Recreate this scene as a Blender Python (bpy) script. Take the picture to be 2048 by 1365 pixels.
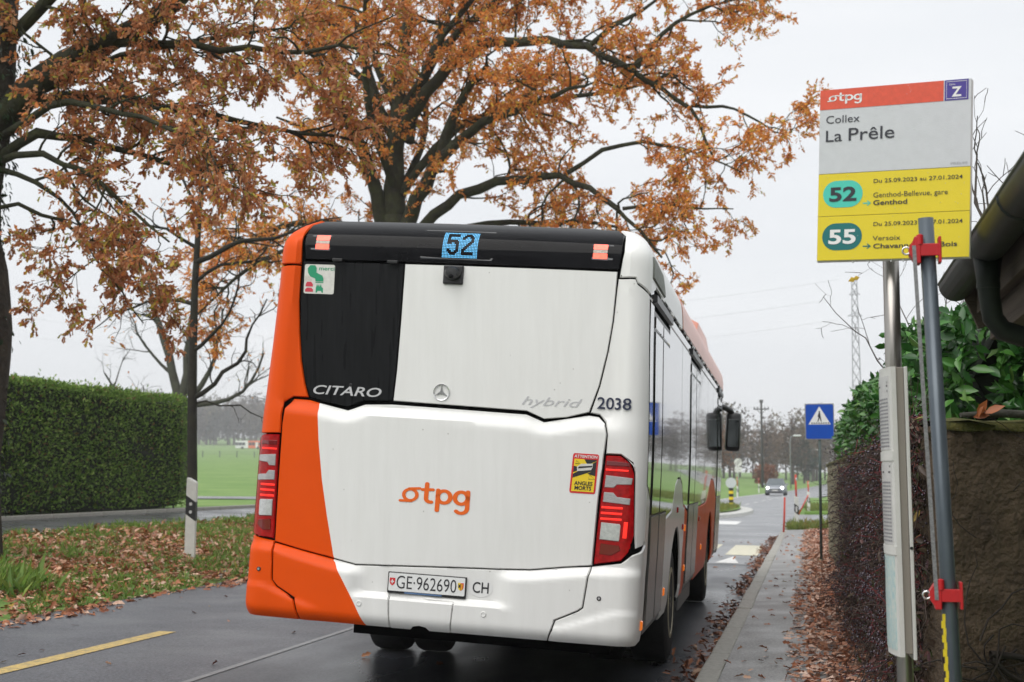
import bpy, bmesh, math, random
import numpy as np
from math import radians as R, sin, cos, pi, atan, sqrt, hypot
from mathutils import Vector, Matrix

for o in list(bpy.data.objects): bpy.data.objects.remove(o)
SC = bpy.context.scene
COL = SC.collection

# ------------------------------------------------------------------ camera
cd = bpy.data.cameras.new('camera'); cam = bpy.data.objects.new('camera', cd); COL.objects.link(cam)
cam.location = (0, 0, 1.5); cam.rotation_euler = (R(90 + 5.533), 0, R(11.82))
cd.sensor_width = 36; cd.lens = 50; cd.clip_start = .05; cd.clip_end = 4000
cd.dof.use_dof = True; cd.dof.focus_distance = 7.4; cd.dof.aperture_fstop = 5.0
SC.camera = cam

# ------------------------------------------------------------------ sky (overcast)
SUN_EL, SUN_AZ = 52, 205     # degrees; azimuth clockwise from +Y
wd = bpy.data.worlds.new('World'); SC.world = wd; wd.use_nodes = True
nt = wd.node_tree; nt.nodes.clear()
def N(t, **k):
    n = nt.nodes.new(t)
    for a, b in k.items(): setattr(n, a, b)
    return n
sky = N('ShaderNodeTexSky', sky_type='NISHITA', sun_disc=False, sun_elevation=R(SUN_EL), sun_rotation=R(SUN_AZ), dust_density=4.0)
tc = N('ShaderNodeTexCoord'); mp = N('ShaderNodeMapping'); mp.inputs['Scale'].default_value = (1.2, 1.2, 7.0)
nz = N('ShaderNodeTexNoise'); nz.inputs['Scale'].default_value = 1.6; nz.inputs['Detail'].default_value = 5; nz.inputs['Roughness'].default_value = .55
cr = N('ShaderNodeValToRGB'); e = cr.color_ramp.elements
e[0].position = .3; e[0].color = (.585, .605, .63, 1); e[1].position = .72; e[1].color = (.675, .685, .70, 1)
mul = N('ShaderNodeMix', data_type='RGBA', blend_type='MULTIPLY'); mul.inputs[0].default_value = 1; mul.inputs[7].default_value = (10.0, 10.0, 10.0, 1)
mx = N('ShaderNodeMix', data_type='RGBA'); mx.inputs[0].default_value = .96
bg = N('ShaderNodeBackground'); bg.inputs[1].default_value = .1; wo = N('ShaderNodeOutputWorld')
L = nt.links.new
L(tc.outputs['Generated'], mp.inputs[0]); L(mp.outputs[0], nz.inputs['Vector']); L(nz.outputs[0], cr.inputs[0])
L(cr.outputs[0], mul.inputs[6]); L(sky.outputs[0], mx.inputs[6]); L(mul.outputs[2], mx.inputs[7]); L(mx.outputs[2], bg.inputs[0]); L(bg.outputs[0], wo.inputs[0])

# ------------------------------------------------------------------ sun through cloud
sd = bpy.data.lights.new('sun', 'SUN'); so = bpy.data.objects.new('sun', sd); COL.objects.link(so)
sd.energy = 1.5; sd.angle = R(60); sd.color = (1, .97, .93)
so.rotation_euler = (R(90 - SUN_EL), 0, R(180 - SUN_AZ)); so.location = (10, -20, 60)

SC.view_settings.view_transform = 'Standard'; SC.view_settings.look = 'None'
SC.view_settings.exposure = 0.6; SC.view_settings.gamma = 1

# ------------------------------------------------------------------ materials
MATS = {}
def mat(name, col, rough=.5, metal=0., var=0., vscale=8., col2=None, bump=0., bscale=60., spec=.5, coat=0., emit=None, estr=0., trans=0., attr=False, rvar=0., rscale=3., stretch=None, detail=4.):
    """procedural principled material: base colour broken by noise, optional bump, roughness patches, translucency"""
    if name in MATS: return MATS[name]
    m = bpy.data.materials.new(name); m.use_nodes = True; t = m.node_tree; t.nodes.clear()
    def n(ty, **k):
        x = t.nodes.new(ty)
        for a, b in k.items(): setattr(x, a, b)
        return x
    l = t.links.new
    out = n('ShaderNodeOutputMaterial'); p = n('ShaderNodeBsdfPrincipled')
    c = (*col[:3], 1); p.inputs['Base Color'].default_value = c
    p.inputs['Roughness'].default_value = rough; p.inputs['Metallic'].default_value = metal
    p.inputs['Specular IOR Level'].default_value = spec
    if coat: p.inputs['Coat Weight'].default_value = coat; p.inputs['Coat Roughness'].default_value = .06
    tcn = n('ShaderNodeTexCoord'); vec = tcn.outputs['Object']
    if stretch:
        mpn = n('ShaderNodeMapping'); mpn.inputs['Scale'].default_value = stretch; l(vec, mpn.inputs[0]); vec = mpn.outputs[0]
    csock = None
    if attr:
        a = n('ShaderNodeAttribute', attribute_name='Col'); csock = a.outputs['Color']
    if var or col2:
        no = n('ShaderNodeTexNoise'); no.inputs['Scale'].default_value = vscale; no.inputs['Detail'].default_value = detail; no.inputs['Roughness'].default_value = .6
        l(vec, no.inputs['Vector'])
        ra = n('ShaderNodeValToRGB'); el = ra.color_ramp.elements; el[0].position = .32; el[1].position = .68
        if col2: el[0].color = c; el[1].color = (*col2[:3], 1)
        else:
            el[0].color = (*[x*(1-var) for x in col[:3]], 1); el[1].color = (*[min(1, x*(1+var)) for x in col[:3]], 1)
        l(no.outputs[0], ra.inputs[0])
        if csock is None: csock = ra.outputs[0]
        else:
            q = n('ShaderNodeMix', data_type='RGBA', blend_type='MULTIPLY'); q.inputs[0].default_value = 1; l(csock, q.inputs[6]); l(ra.outputs[0], q.inputs[7]); csock = q.outputs[2]
    if csock is not None: l(csock, p.inputs['Base Color'])
    if rvar:
        n2 = n('ShaderNodeTexNoise'); n2.inputs['Scale'].default_value = rscale; n2.inputs['Detail'].default_value = 5; l(vec, n2.inputs['Vector'])
        mr = n('ShaderNodeMapRange'); mr.inputs[1].default_value = .35; mr.inputs[2].default_value = .65
        mr.inputs[3].default_value = max(0.02, rough-rvar); mr.inputs[4].default_value = min(1, rough+rvar); l(n2.outputs[0], mr.inputs[0]); l(mr.outputs[0], p.inputs['Roughness'])
    if bump:
        n3 = n('ShaderNodeTexNoise'); n3.inputs['Scale'].default_value = bscale; n3.inputs['Detail'].default_value = 4; l(vec, n3.inputs['Vector'])
        b = n('ShaderNodeBump'); b.inputs['Strength'].default_value = 1; b.inputs['Distance'].default_value = bump; l(n3.outputs[0], b.inputs['Height']); l(b.outputs[0], p.inputs['Normal'])
    if emit: p.inputs['Emission Color'].default_value = (*emit, 1); p.inputs['Emission Strength'].default_value = estr
    sh = p.outputs[0]
    if trans:
        tr = n('ShaderNodeBsdfTranslucent'); 
        if csock is not None: l(csock, tr.inputs[0])
        else: tr.inputs[0].default_value = c
        ms = n('ShaderNodeMixShader'); ms.inputs[0].default_value = trans; l(sh, ms.inputs[1]); l(tr.outputs[0], ms.inputs[2]); sh = ms.outputs[0]
    l(sh, out.inputs[0]); MATS[name] = m
    return m

# ------------------------------------------------------------------ object helpers
def link(o, parent=None):
    COL.objects.link(o)
    if parent is not None: o.parent = parent
    return o
def tag(o, label=None, cat=None, group=None, kind=None):
    if label: o['label'] = label
    if cat: o['category'] = cat
    if group: o['group'] = group
    if kind: o['kind'] = kind
    return o
def empty(name, loc=(0, 0, 0), rz=0., label=None, cat=None, group=None):
    o = bpy.data.objects.new(name, None); o.empty_display_size = .2; link(o); o.location = loc; o.rotation_euler = (0, 0, rz)
    return tag(o, label, cat, group)
def obj(name, me, parent=None, mats=(), smooth=None):
    if isinstance(me, bmesh.types.BMesh):
        b = me; me = bpy.data.meshes.new(name); b.normal_update(); b.to_mesh(me); b.free()
    for m in (mats if isinstance(mats, (list, tuple)) else [mats]): me.materials.append(m)
    if smooth is not None:
        me.polygons.foreach_set('use_smooth', [True]*len(me.polygons)); me.set_sharp_from_angle(angle=R(smooth))
    return link(bpy.data.objects.new(name, me), parent)
def npmesh(name, V, F, col=None, smooth=False):
    """mesh from numpy vertices and same-size faces"""
    V = np.asarray(V, np.float32); F = np.asarray(F, np.int32)
    me = bpy.data.meshes.new(name); k = F.shape[1]
    me.vertices.add(len(V)); me.vertices.foreach_set('co', V.ravel())
    me.loops.add(F.size); me.loops.foreach_set('vertex_index', F.ravel())
    me.polygons.add(len(F)); me.polygons.foreach_set('loop_start', np.arange(0, F.size, k, dtype=np.int32))
    if smooth: me.polygons.foreach_set('use_smooth', np.ones(len(F), bool))
    if col is not None:
        a = me.color_attributes.new('Col', 'FLOAT_COLOR', 'POINT'); c4 = np.ones((len(V), 4), np.float32); c4[:, :3] = col; a.data.foreach_set('color', c4.ravel())
    me.update(calc_edges=True); me.validate()
    return me
def bx(bm, c, s, rot=None, bev=0.):
    """box: centre, full size"""
    g = bmesh.ops.create_cube(bm, size=1)['verts']
    bmesh.ops.scale(bm, vec=s, verts=g)
    if bev:
        es = list({e for v in g for e in v.link_edges}); r = bmesh.ops.bevel(bm, geom=es, offset=bev, segments=2, affect='EDGES', profile=.5); g = list({v for v in r['verts']} | {v for v in g if v.is_valid})
    if rot is not None: bmesh.ops.rotate(bm, cent=(0, 0, 0), matrix=rot, verts=g)
    bmesh.ops.translate(bm, vec=c, verts=g); return g
def tube(bm, pts, rad, n=10, caps=True):
    """tube along points with radius per point"""
    pts = [Vector(p) for p in pts]; rad = rad if isinstance(rad, (list, tuple)) else [rad]*len(pts)
    rings = []; ref = None
    for i, p in enumerate(pts):
        d = (pts[min(i+1, len(pts)-1)] - pts[max(i-1, 0)]).normalized()
        if ref is None: ref = d.orthogonal().normalized()
        ref = (ref - d*ref.dot(d)).normalized(); b = d.cross(ref)
        rings.append([bm.verts.new(p + (ref*cos(2*pi*k/n) + b*sin(2*pi*k/n))*rad[i]) for k in range(n)])
    for a, c in zip(rings, rings[1:]):
        for k in range(n): bm.faces.new((a[k], a[(k+1) % n], c[(k+1) % n], c[k])).smooth = True
    if caps: bm.faces.new(rings[0][::-1]); bm.faces.new(rings[-1])
    return rings
def lathe(bm, prof, n=24, axis='Z', c=(0, 0, 0)):
    """revolve (radius, height) profile"""
    rings = []
    for r, z in prof:
        ring = []
        for k in range(n):
            a = 2*pi*k/n; p = (r*cos(a), r*sin(a), z)
            if axis == 'X': p = (z, r*cos(a), r*sin(a))
            if axis == 'Y': p = (r*cos(a), z, r*sin(a))
            ring.append(bm.verts.new(Vector(c)+Vector(p)))
        rings.append(ring)
    for a, b in zip(rings, rings[1:]):
        for k in range(n): bm.faces.new((a[k], a[(k+1) % n], b[(k+1) % n], b[k])).smooth = True
    bm.faces.new(rings[0][::-1]); bm.faces.new(rings[-1])
    bmesh.ops.recalc_face_normals(bm, faces=bm.faces)
def BM(): return bmesh.new()
def box_obj(name, c, s, m, parent=None, bev=0., rot=None):
    b = BM(); bx(b, c, s, rot, bev); return obj(name, b, parent, m)
def tube_obj(name, pts, r, m, parent=None, n=10):
    b = BM(); tube(b, pts, r, n); bmesh.ops.recalc_face_normals(b, faces=b.faces); return obj(name, b, parent, m)
rng = np.random.default_rng(7)
def ss(a, b, x): t = np.clip((x-a)/(b-a), 0, 1); return t*t*(3-2*t)

# ------------------------------------------------------------------ the lie of the land
def curve_c(y):
    y = np.asarray(y, float); q = np.clip(y-45, 0, 105); return .0003*q*q + np.maximum(y-150, 0)*.063
_px = [-400, -20, -15, -14.45, -12.05, -8.6, -7.42, -.8, 400]
_pz = [.85, .82, .80, .74, .645, .34, .166, 0, 0]
def G(x, y):
    x = np.asarray(x, float); y = np.asarray(y, float)
    xc = x - curve_c(y)
    z = np.interp(xc, _px, _pz) * (1 - .8*ss(45, 110, y)*ss(-30, -12, xc))
    d = np.hypot(x, y); rise = ss(.10, .30, -x/np.maximum(y, 1.))
    q = np.maximum(d-75, 0)
    z = z + rise*(.02*q + .00001*q*q) + (1-rise)*.006*np.maximum(d-170, 0)
    return z
def gz(x, y): return float(G(x, y))
def sheet(name, xs, ys, m, dz=0., follow=True, zf=None, lower=None):
    X, Y = np.meshgrid(np.asarray(xs, float), np.asarray(ys, float))
    XX = X + (curve_c(Y) if follow else 0)
    Z = (G(XX, Y) if zf is None else zf(XX, Y)) + dz
    if lower is not None: Z = Z - lower(X, Y)
    V = np.stack([XX, Y, Z], -1).reshape(-1, 3); nx = len(xs); ny = len(ys)
    i, j = np.meshgrid(np.arange(nx-1), np.arange(ny-1)); a = (j*nx+i).ravel()
    F = np.stack([a, a+1, a+nx+1, a+nx], -1)
    o = obj(name, npmesh(name, V, F, smooth=True), None, m); return tag(o, kind='structure')
def lin(a, b, st): return list(np.linspace(a, b, max(2, int(round((b-a)/st))+1)))

m_field = mat('field_grass', (.10, .21, .03), .9, col2=(.19, .29, .075), vscale=.35, bump=.03, bscale=8, detail=8)
m_asph = mat('asphalt', (.040, .043, .051), .46, col2=(.145, .151, .168), vscale=48, bump=.003, bscale=75, rvar=.09, rscale=.9, detail=2)
m_asph_new = mat('asphalt_newer', (.026, .028, .034), .33, col2=(.075, .079, .090), vscale=52, bump=.0009, bscale=240, rvar=.09, rscale=1.1, detail=2, stretch=(1, .35, 1))
m_walk = mat('pavement_asphalt', (.15, .149, .147), .46, col2=(.35, .346, .34), vscale=46, bump=.003, bscale=80, rvar=.12, rscale=2, detail=3)
m_path = mat('path_asphalt', (.085, .087, .09), .3, col2=(.13, .132, .136), vscale=60, bump=.001, bscale=120, rvar=.15, rscale=1)
m_kerb = mat('kerb_stone', (.25, .24, .21), .55, col2=(.38, .37, .33), vscale=25, bump=.004, bscale=90)
m_ypaint = mat('worn_yellow_paint', (.66, .47, .14), .6, col2=(.30, .25, .14), vscale=26, bump=.002, bscale=120)
m_wpaint = mat('white_road_paint', (.72, .72, .70), .55, var=.15, vscale=20)
m_cpaint = mat('faded_crossing_paint', (.72, .68, .48), .45, col2=(.55, .53, .42), vscale=9)
m_seam = mat('seam_sealing', (.16, .165, .17), .35, var=.4, vscale=20)

gx = sorted(set([-900, -700, -520, -380, -280, -200, -150, -110, -80, -60, -46, -36, -28, -24, -20, -17] + [-15, -14.45, -13.2, -12.05, -10.8, -9.6, -8.6, -8, -7.42, -7.25, -4.1, -1.0, -.8, 0, 1, 4, 10, 20, 40, 70, 110, 160, 240, 340, 480, 700]))
gy = sorted(set(list(range(-40, 0, 10)) + list(range(0, 45, 3)) + list(range(45, 160, 6)) + list(range(160, 400, 20)) + list(range(400, 1100, 50))))
def low(X, Y): return np.where((X < -7.3) | (X > -.75), np.where((X > -14.5) & (X < -12), .05, np.where(X > -.8, .03, 0)), .07)
sheet('ground', gx, gy, m_field, 0., True, None, low)
m_asph_sheen = mat('asphalt_wet_sheen', (.15, .156, .166), .34, col2=(.21, .217, .228), vscale=30, bump=.0004, bscale=120, rvar=.08, rscale=.5, detail=3)  # wet road; its pale base colour also carries the sky's sheen
ry = lin(-6, 25.2, 3); ry2 = lin(25.2, 45, 3)+lin(47, 160, 5)+lin(170, 420, 12)
sheet('road_far_lane', [-7.45, -5.8, -4.28], ry, m_asph, .004); sheet('road_near_lane', [-4.28, -2.5, -.79], ry, m_asph_new, .004)
sheet('road_ahead', [-7.45, -4.28, -.79], ry2, m_asph_sheen, .0045)
sheet('road_joint', [-4.31, -4.25], lin(-4, 25, 3), m_seam, .008)
sheet('resurfacing_joint', [-7.4, -4, -.8], [25.15, 25.25], mat('joint_dark', (.02, .02, .022), .5), .0075)
sheet('side_road', lin(-.8, 60, 4), lin(43, 61, 3), m_asph_sheen, .009, False)
sheet('foot_path', [-14.45, -13.2, -12.05], lin(-6, 80, 4), m_path, .0)
sheet('lane_beyond_hedge', lin(-60, -14.5, 4), [44.5, 47.5, 50.5], m_path, .03, False)
def line(name, x0, x1, y0, y1, m, dz=.009): return sheet(name, [x0, x1], lin(y0, y1, 2), m, dz)
line('yellow_lane_line', -5.78, -5.62, 5.0, 12.1, m_ypaint)
line('yellow_lane_line', -5.78, -5.62, 19.0, 25.0, m_ypaint)
for k in range(7): line('crossing_stripe', -1.05-.62-k*.9, -1.05-k*.9, 28.2, 32.4, m_cpaint, .010)
for k in range(5):
    b = BM(); x0 = -1.27-k*.75; vs = [b.verts.new((x, y, gz(x, y)+.011)) for x, y in ((x0-.42, 25.5), (x0, 25.5), (x0-.21, 27.6))]; b.faces.new(vs)
    tag(obj('give_way_tooth', b, None, m_wpaint), kind='structure')
for k in range(10): line('centre_dash', -4.08, -3.95, 66+k*7.5, 69.6+k*7.5, m_wpaint, .010)
line('edge_line', -7.25, -7.13, 50, 170, m_wpaint, .010)

# pavement with kerb stones on the near side
SW = .125
def pav_z(x, y): return np.full(np.shape(x), SW) + .02*(np.asarray(x)+.65)
sheet('pavement', [-.65, -.3, .1, .75], lin(-6, 39.5, 1.5), m_walk, 0, False, pav_z)
kerb = tag(empty('kerb', (0, 0, 0)), kind='structure')
b = BM(); bx(b, (0, 0, 0), (.16, .985, .26), None, .018); kme = bpy.data.meshes.new('kerb_stone'); b.to_mesh(kme); b.free(); kme.materials.append(m_kerb)
for i in range(46):
    k = link(bpy.data.objects.new('kerb_stone', kme), kerb); k.location = (-.725+rng.normal(0, .004), -6+i*1.0, .004+rng.normal(0, .004)); k.rotation_euler = (rng.normal(0, .003), 0, rng.normal(0, .004))
kl = tag(empty('kerb_far_side', (0, 0, 0)), kind='structure')
for i in range(24):
    y = 18.2+i; x = -7.48 - .35*ss(20.5, 17.5, y)
    k = link(bpy.data.objects.new('kerb_stone', kme), kl); k.location = (x, y, gz(-7.48, y)-.005-.05*ss(20, 18, y)); k.rotation_euler = (0, 0, .25*float(ss(20.5, 17.5, y)))
kp = tag(empty('path_kerb', (0, 0, 0)), kind='structure')
for i in range(30):
    k = link(bpy.data.objects.new('kerb_stone', kme), kp); k.location = (-14.54, 8+i*1.0, gz(-14.5, 8+i)-.06); k.rotation_euler = (0, 0, 0)

# ------------------------------------------------------------------ paints
m_white = mat('bus_white', (.755, .755, .735), .35, col2=(.785, .785, .765), vscale=2.2, coat=.25, stretch=(7, 1, 1), detail=8)
def dirty(m, amt, spot):
    t = m.node_tree; p = next(n for n in t.nodes if n.type == 'BSDF_PRINCIPLED'); src = p.inputs['Base Color'].links[0].from_socket
    tc_ = t.nodes.new('ShaderNodeTexCoord'); mp_ = t.nodes.new('ShaderNodeMapping'); mp_.inputs['Scale'].default_value = (9, 3, .7); t.links.new(tc_.outputs['Object'], mp_.inputs[0])
    n1 = t.nodes.new('ShaderNodeTexNoise'); n1.inputs['Scale'].default_value = 2.; n1.inputs['Detail'].default_value = 8; n1.inputs['Roughness'].default_value = .7; t.links.new(mp_.outputs[0], n1.inputs['Vector'])
    r1 = t.nodes.new('ShaderNodeMapRange'); r1.inputs[1].default_value = .42; r1.inputs[2].default_value = .78; r1.inputs[3].default_value = 0; r1.inputs[4].default_value = amt; t.links.new(n1.outputs[0], r1.inputs[0])
    x1 = t.nodes.new('ShaderNodeMix'); x1.data_type = 'RGBA'; x1.inputs[7].default_value = (.30, .27, .22, 1); t.links.new(r1.outputs[0], x1.inputs[0]); t.links.new(src, x1.inputs[6])
    v1 = t.nodes.new('ShaderNodeTexVoronoi'); v1.inputs['Scale'].default_value = 9.; v1.inputs['Randomness'].default_value = 1.; t.links.new(tc_.outputs['Object'], v1.inputs['Vector'])
    r2 = t.nodes.new('ShaderNodeMapRange'); r2.inputs[1].default_value = .035; r2.inputs[2].default_value = .05; r2.inputs[3].default_value = spot; r2.inputs[4].default_value = 0; t.links.new(v1.outputs['Distance'], r2.inputs[0])
    x2 = t.nodes.new('ShaderNodeMix'); x2.data_type = 'RGBA'; x2.inputs[7].default_value = (.20, .18, .15, 1); t.links.new(r2.outputs[0], x2.inputs[0]); t.links.new(x1.outputs[2], x2.inputs[6]); t.links.new(x2.outputs[2], p.inputs['Base Color'])
dirty(m_white, .08, .5)
m_orange = mat('bus_orange', (.74, .078, .0015), .42, var=.04, vscale=2, spec=.16, coat=.05)
m_black = mat('black_trim', (.012, .012, .013), .35, var=.3, vscale=12)
m_gap = mat('seam_black', (.004, .004, .004), .9, spec=.1)
m_bglass = mat('black_glass', (.004, .004, .005), .06, spec=.13, var=.3, vscale=3)
m_foil = mat('black_foil', (.009, .0095, .0105), .32, spec=.14, var=.25, vscale=4, stretch=(14, 1, 1), rvar=.06, rscale=2)
m_side = mat('side_glass', (.02, .024, .024), .015, spec=.9, coat=.6)
m_red = mat('red_lens', (.34, .003, .006), .16, spec=.35, coat=.15, var=.3, vscale=26, bump=.002, bscale=70)
m_reddark = mat('dark_red_lens', (.15, .004, .006), .12, coat=.7)
m_redlit = mat('lit_red_lens', (.7, .02, .015), .2, emit=(1, .03, .02), estr=.55)
m_grey = mat('grey_reflector', (.46, .45, .46), .25, metal=.35, var=.15, vscale=50, stretch=(1, 1, 4))
m_clear = mat('clear_lens', (.56, .56, .57), .12, metal=.3, var=.16, vscale=60)
m_silver = mat('chrome', (.72, .72, .72), .18, metal=1)
m_lgrey = mat('light_grey_letters', (.50, .50, .51), .4)
m_navy = mat('navy_letters', (.012, .018, .05), .5)
m_dark = mat('dark_letters', (.018, .018, .022), .6)
m_yell = mat('sticker_yellow', (.80, .58, .02), .45)
m_sred = mat('sticker_red', (.62, .02, .025), .45)
m_paper = mat('sticker_paper', (.62, .61, .57), .5, var=.08, vscale=40)
m_green = mat('sticker_green', (.005, .27, .13), .5)
m_tyre = mat('tyre_rubber', (.018, .018, .018), .75, var=.3, vscale=20, bump=.002, bscale=120)
m_rim = mat('cream_rim', (.42, .38, .27), .45, var=.25, vscale=10)
m_marker = mat('amber_marker', (.8, .17, .01), .25, emit=(1, .25, .03), estr=.25)
m_led = mat('led_blue', (.1, .4, .7), .5, emit=(.12, .46, .80), estr=.55)
m_doorsteel = mat('door_lower_steel', (.16, .16, .155), .22, metal=.55, var=.25, vscale=3, stretch=(1, 1, 4))

# ------------------------------------------------------------------ 2-D shapes for panels, prints and stickers
def text_geo(s, bold=0., shear=0.):
    c = bpy.data.curves.new('txt', 'FONT'); c.body = s; c.size = 1; c.offset = bold; c.shear = shear; c.resolution_u = 4; c.fill_mode = 'BOTH'
    o = bpy.data.objects.new('txt', c); COL.objects.link(o); dg = bpy.context.evaluated_depsgraph_get(); dg.update()
    me = o.evaluated_get(dg).to_mesh(); V = np.array([v.co[:2] for v in me.vertices]); F = [tuple(p.vertices) for p in me.polygons]
    bpy.data.objects.remove(o); bpy.data.curves.remove(c)
    return V, F
def fit(g, u0, v0, u1, v1):
    V, F = g; a = V.min(0); b = V.max(0)
    return (V-a)/(b-a)*np.array([u1-u0, v1-v0]) + np.array([u0, v0]), F
def fith(g, u0, v0, v1, sx=1.):
    V, F = g; a = V.min(0); b = V.max(0); k = (v1-v0)/(b[1]-a[1])
    return (V-a)*np.array([k*sx, k]) + np.array([u0, v0]), F
def poly(*pts): return np.array(pts, float), [tuple(range(len(pts)))]
def rect(u0, v0, u1, v1): return poly((u0, v0), (u1, v0), (u1, v1), (u0, v1))
def rrect(u0, v0, u1, v1, r, n=6):
    P = []
    for cx, cy, a0 in ((u1-r, v1-r, 0), (u0+r, v1-r, 90), (u0+r, v0+r, 180), (u1-r, v0+r, 270)):
        P += [(cx+r*cos(R(a0+90*k/n)), cy+r*sin(R(a0+90*k/n))) for k in range(n+1)]
    return poly(*P)
def ell(cx, cy, rx, ry, n=28, a0=0, a1=360): return poly(*[(cx+rx*cos(R(a0+(a1-a0)*k/n)), cy+ry*sin(R(a0+(a1-a0)*k/n))) for k in range(n if a1-a0 == 360 else n+1)])
def stroke(pts, w, closed=False):
    """flat ribbon with round caps"""
    V = []; F = []; pts = [np.array(p, float) for p in pts]; n = len(pts)
    def at(i): return pts[i % n] if closed else pts[min(max(i, 0), n-1)]
    for i in range(n):
        d = at(i+1)-at(i-1); d = d/np.hypot(*d); q = np.array([-d[1], d[0]])*w/2; V += [pts[i]+q, pts[i]-q]
    for i in range(n if closed else n-1):
        j = (i+1) % n; F.append((2*i, 2*i+1, 2*j+1, 2*j))
    V = [tuple(v) for v in V]
    if not closed:
        for i, nb in ((0, 1), (n-1, n-2)):
            d = pts[i]-pts[nb]; a = math.atan2(d[1], d[0]); b0 = len(V)
            V += [(pts[i][0]+w/2*cos(a-pi/2+pi*k/8), pts[i][1]+w/2*sin(a-pi/2+pi*k/8)) for k in range(9)]; F.append(tuple(range(b0, b0+9)))
    return np.array(V), F
def merge(*gs):
    V = []; F = []; k = 0
    for v, f in gs: V.append(v); F += [tuple(i+k for i in x) for x in f]; k += len(v)
    return np.concatenate(V), F
def arc(cx, cy, rx, ry, a0, a1, n=16): return [(cx+rx*cos(R(a0+(a1-a0)*k/n)), cy+ry*sin(R(a0+(a1-a0)*k/n))) for k in range(n+1)]
def print2d(name, g, m, mapf, parent, off=.001):
    """flat print laid on a surface given by mapf(u, v, off)"""
    V, F = g; b = BM(); P = mapf(V[:, 0], V[:, 1], off); vs = [b.verts.new(p) for p in P]
    for f in F:
        try: b.faces.new([vs[i] for i in f])
        except ValueError: pass
    return obj(name, b, parent, m)
def logo(w=.045):
    """round-nosed transport logo: open ring with two bars, then three lower-case letters, unit height about 1"""
    return merge(stroke(arc(.26, .42, .22, .26, 60, 420, 26), .12, False), stroke([(.22, .70), (.56, .74)], .12), stroke([(-.06, .13), (.3, .14)], .12),
                 stroke([(.80, .98), (.79, .45)]+arc(.93, .30, .14, .16, 180, 285, 8), .15), stroke([(.66, .70), (1.0, .72)], .13),
                 stroke([(1.18, .72), (1.17, -.22)], .15), stroke(arc(1.38, .42, .21, .28, 0, 360, 24)[:-1], .15, True),
                 stroke(arc(1.95, .42, .21, .28, 0, 360, 24)[:-1], .15, True), stroke([(2.16, .72), (2.16, .0)]+arc(1.96, -.04, .20, .24, 0, -140, 12), .15))

# ------------------------------------------------------------------ THE BUS
BUS_LOC = (-2.33, 8.70, 0.); YAW = R(1.22); ROLL = R(3.65); LIFT = .55; RC = .13
bus = empty('city_bus', BUS_LOC, YAW, 'white and orange low-floor city bus seen from behind, showing route 52 at the kerb', 'bus')
def T(P):
    P = np.asarray(P, float); x = P[..., 0]; z = P[..., 2]
    return np.stack([x*cos(ROLL)+z*sin(ROLL), P[..., 1], -x*sin(ROLL)+z*cos(ROLL)+LIFT], -1)
def half_w(v): return 1.272-.04*ss(1.0, 2.3, v)-.14*np.clip((v-2.3)/.32, 0, 1)**3.5-.02*np.clip((.12-v)/.12, 0, 1)**2
GU = [-1.4, -1.042, -.934, -.668, -.554, -.373, .502, .616, .895, 1.0, 1.4]; GV = [1.41, 1.41, 1.409, 1.353, 1.396, 1.404, 1.386, 1.348, 1.411, 1.41, 1.41]
BU = [-1.4, -1.086, -.897, -.678, -.527, .088, .406, .595, .812, .975, 1.4]; BV = [.50, .477, .434, .39, .372, .397, .410, .42, .452, .475, .5]
def rear_y(u, v):
    gap = np.interp(u, GU, GV); bum = np.interp(u, BU, BV); au = np.abs(u)
    y = .05*(u/1.275)**2 + .045*ss(gap-.085, gap-.02, v)*(1-.8*ss(1.045, 1.12, au)) + .02*np.maximum(v-1.4, 0)
    y = y + .24*np.clip((v-2.40)/.23, 0, 1)**2.4
    rec = ss(-.57, -.45, u)*(1-ss(.37, .5, u))*ss(.18, .215, v)
    y = y - .042*ss(0, .055, bum-v)*(1-rec)
    vl = .14+(au-.9)*.34
    y = y - .014*ss(0, .022, vl-v)*ss(.74, .80, au) + .05*np.clip((.08-v)/.08, 0, 1)**2
    return y
def S(s, v):
    s = np.asarray(s, float); v = np.asarray(v, float); w = half_w(v); Lh = w-RC; a = np.abs(s); sg = np.sign(s)
    th = np.clip((a-Lh)/RC, 0, pi/2); yl = rear_y(np.minimum(a, Lh)*np.where(sg == 0, 1, sg), v)
    x = np.where(a < Lh, a, Lh+RC*np.sin(th)); y = yl+np.where(a < Lh, 0, RC*(1-np.cos(th)))+np.maximum(a-Lh-RC*pi/2, 0)
    return np.stack([x*sg, y, v+0*x], -1)
def SN(s, v):
    e = .004; n = np.cross(S(s+e, v)-S(s-e, v), S(s, v+e)-S(s, v-e)); return n/np.linalg.norm(n, axis=-1, keepdims=True)
def smap(s, v, off=0.): return T(S(s, v)+SN(s, v)*np.asarray(off)[..., None] if np.ndim(off) else S(s, v)+SN(s, v)*off)
def xs_(x, v):
    """x across the rear -> arc length s round the corner"""
    Lh = half_w(v)-RC; a = abs(x)
    return x if a < Lh else math.copysign(Lh+RC*math.asin(min(1, (a-Lh)/RC)), x)
def ys_(y, v, sg=1):
    """distance forward along the flank -> arc length s"""
    Lh = half_w(v)-RC; return sg*(Lh+RC*pi/2+y-float(rear_y(Lh*sg, v))-RC)
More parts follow.
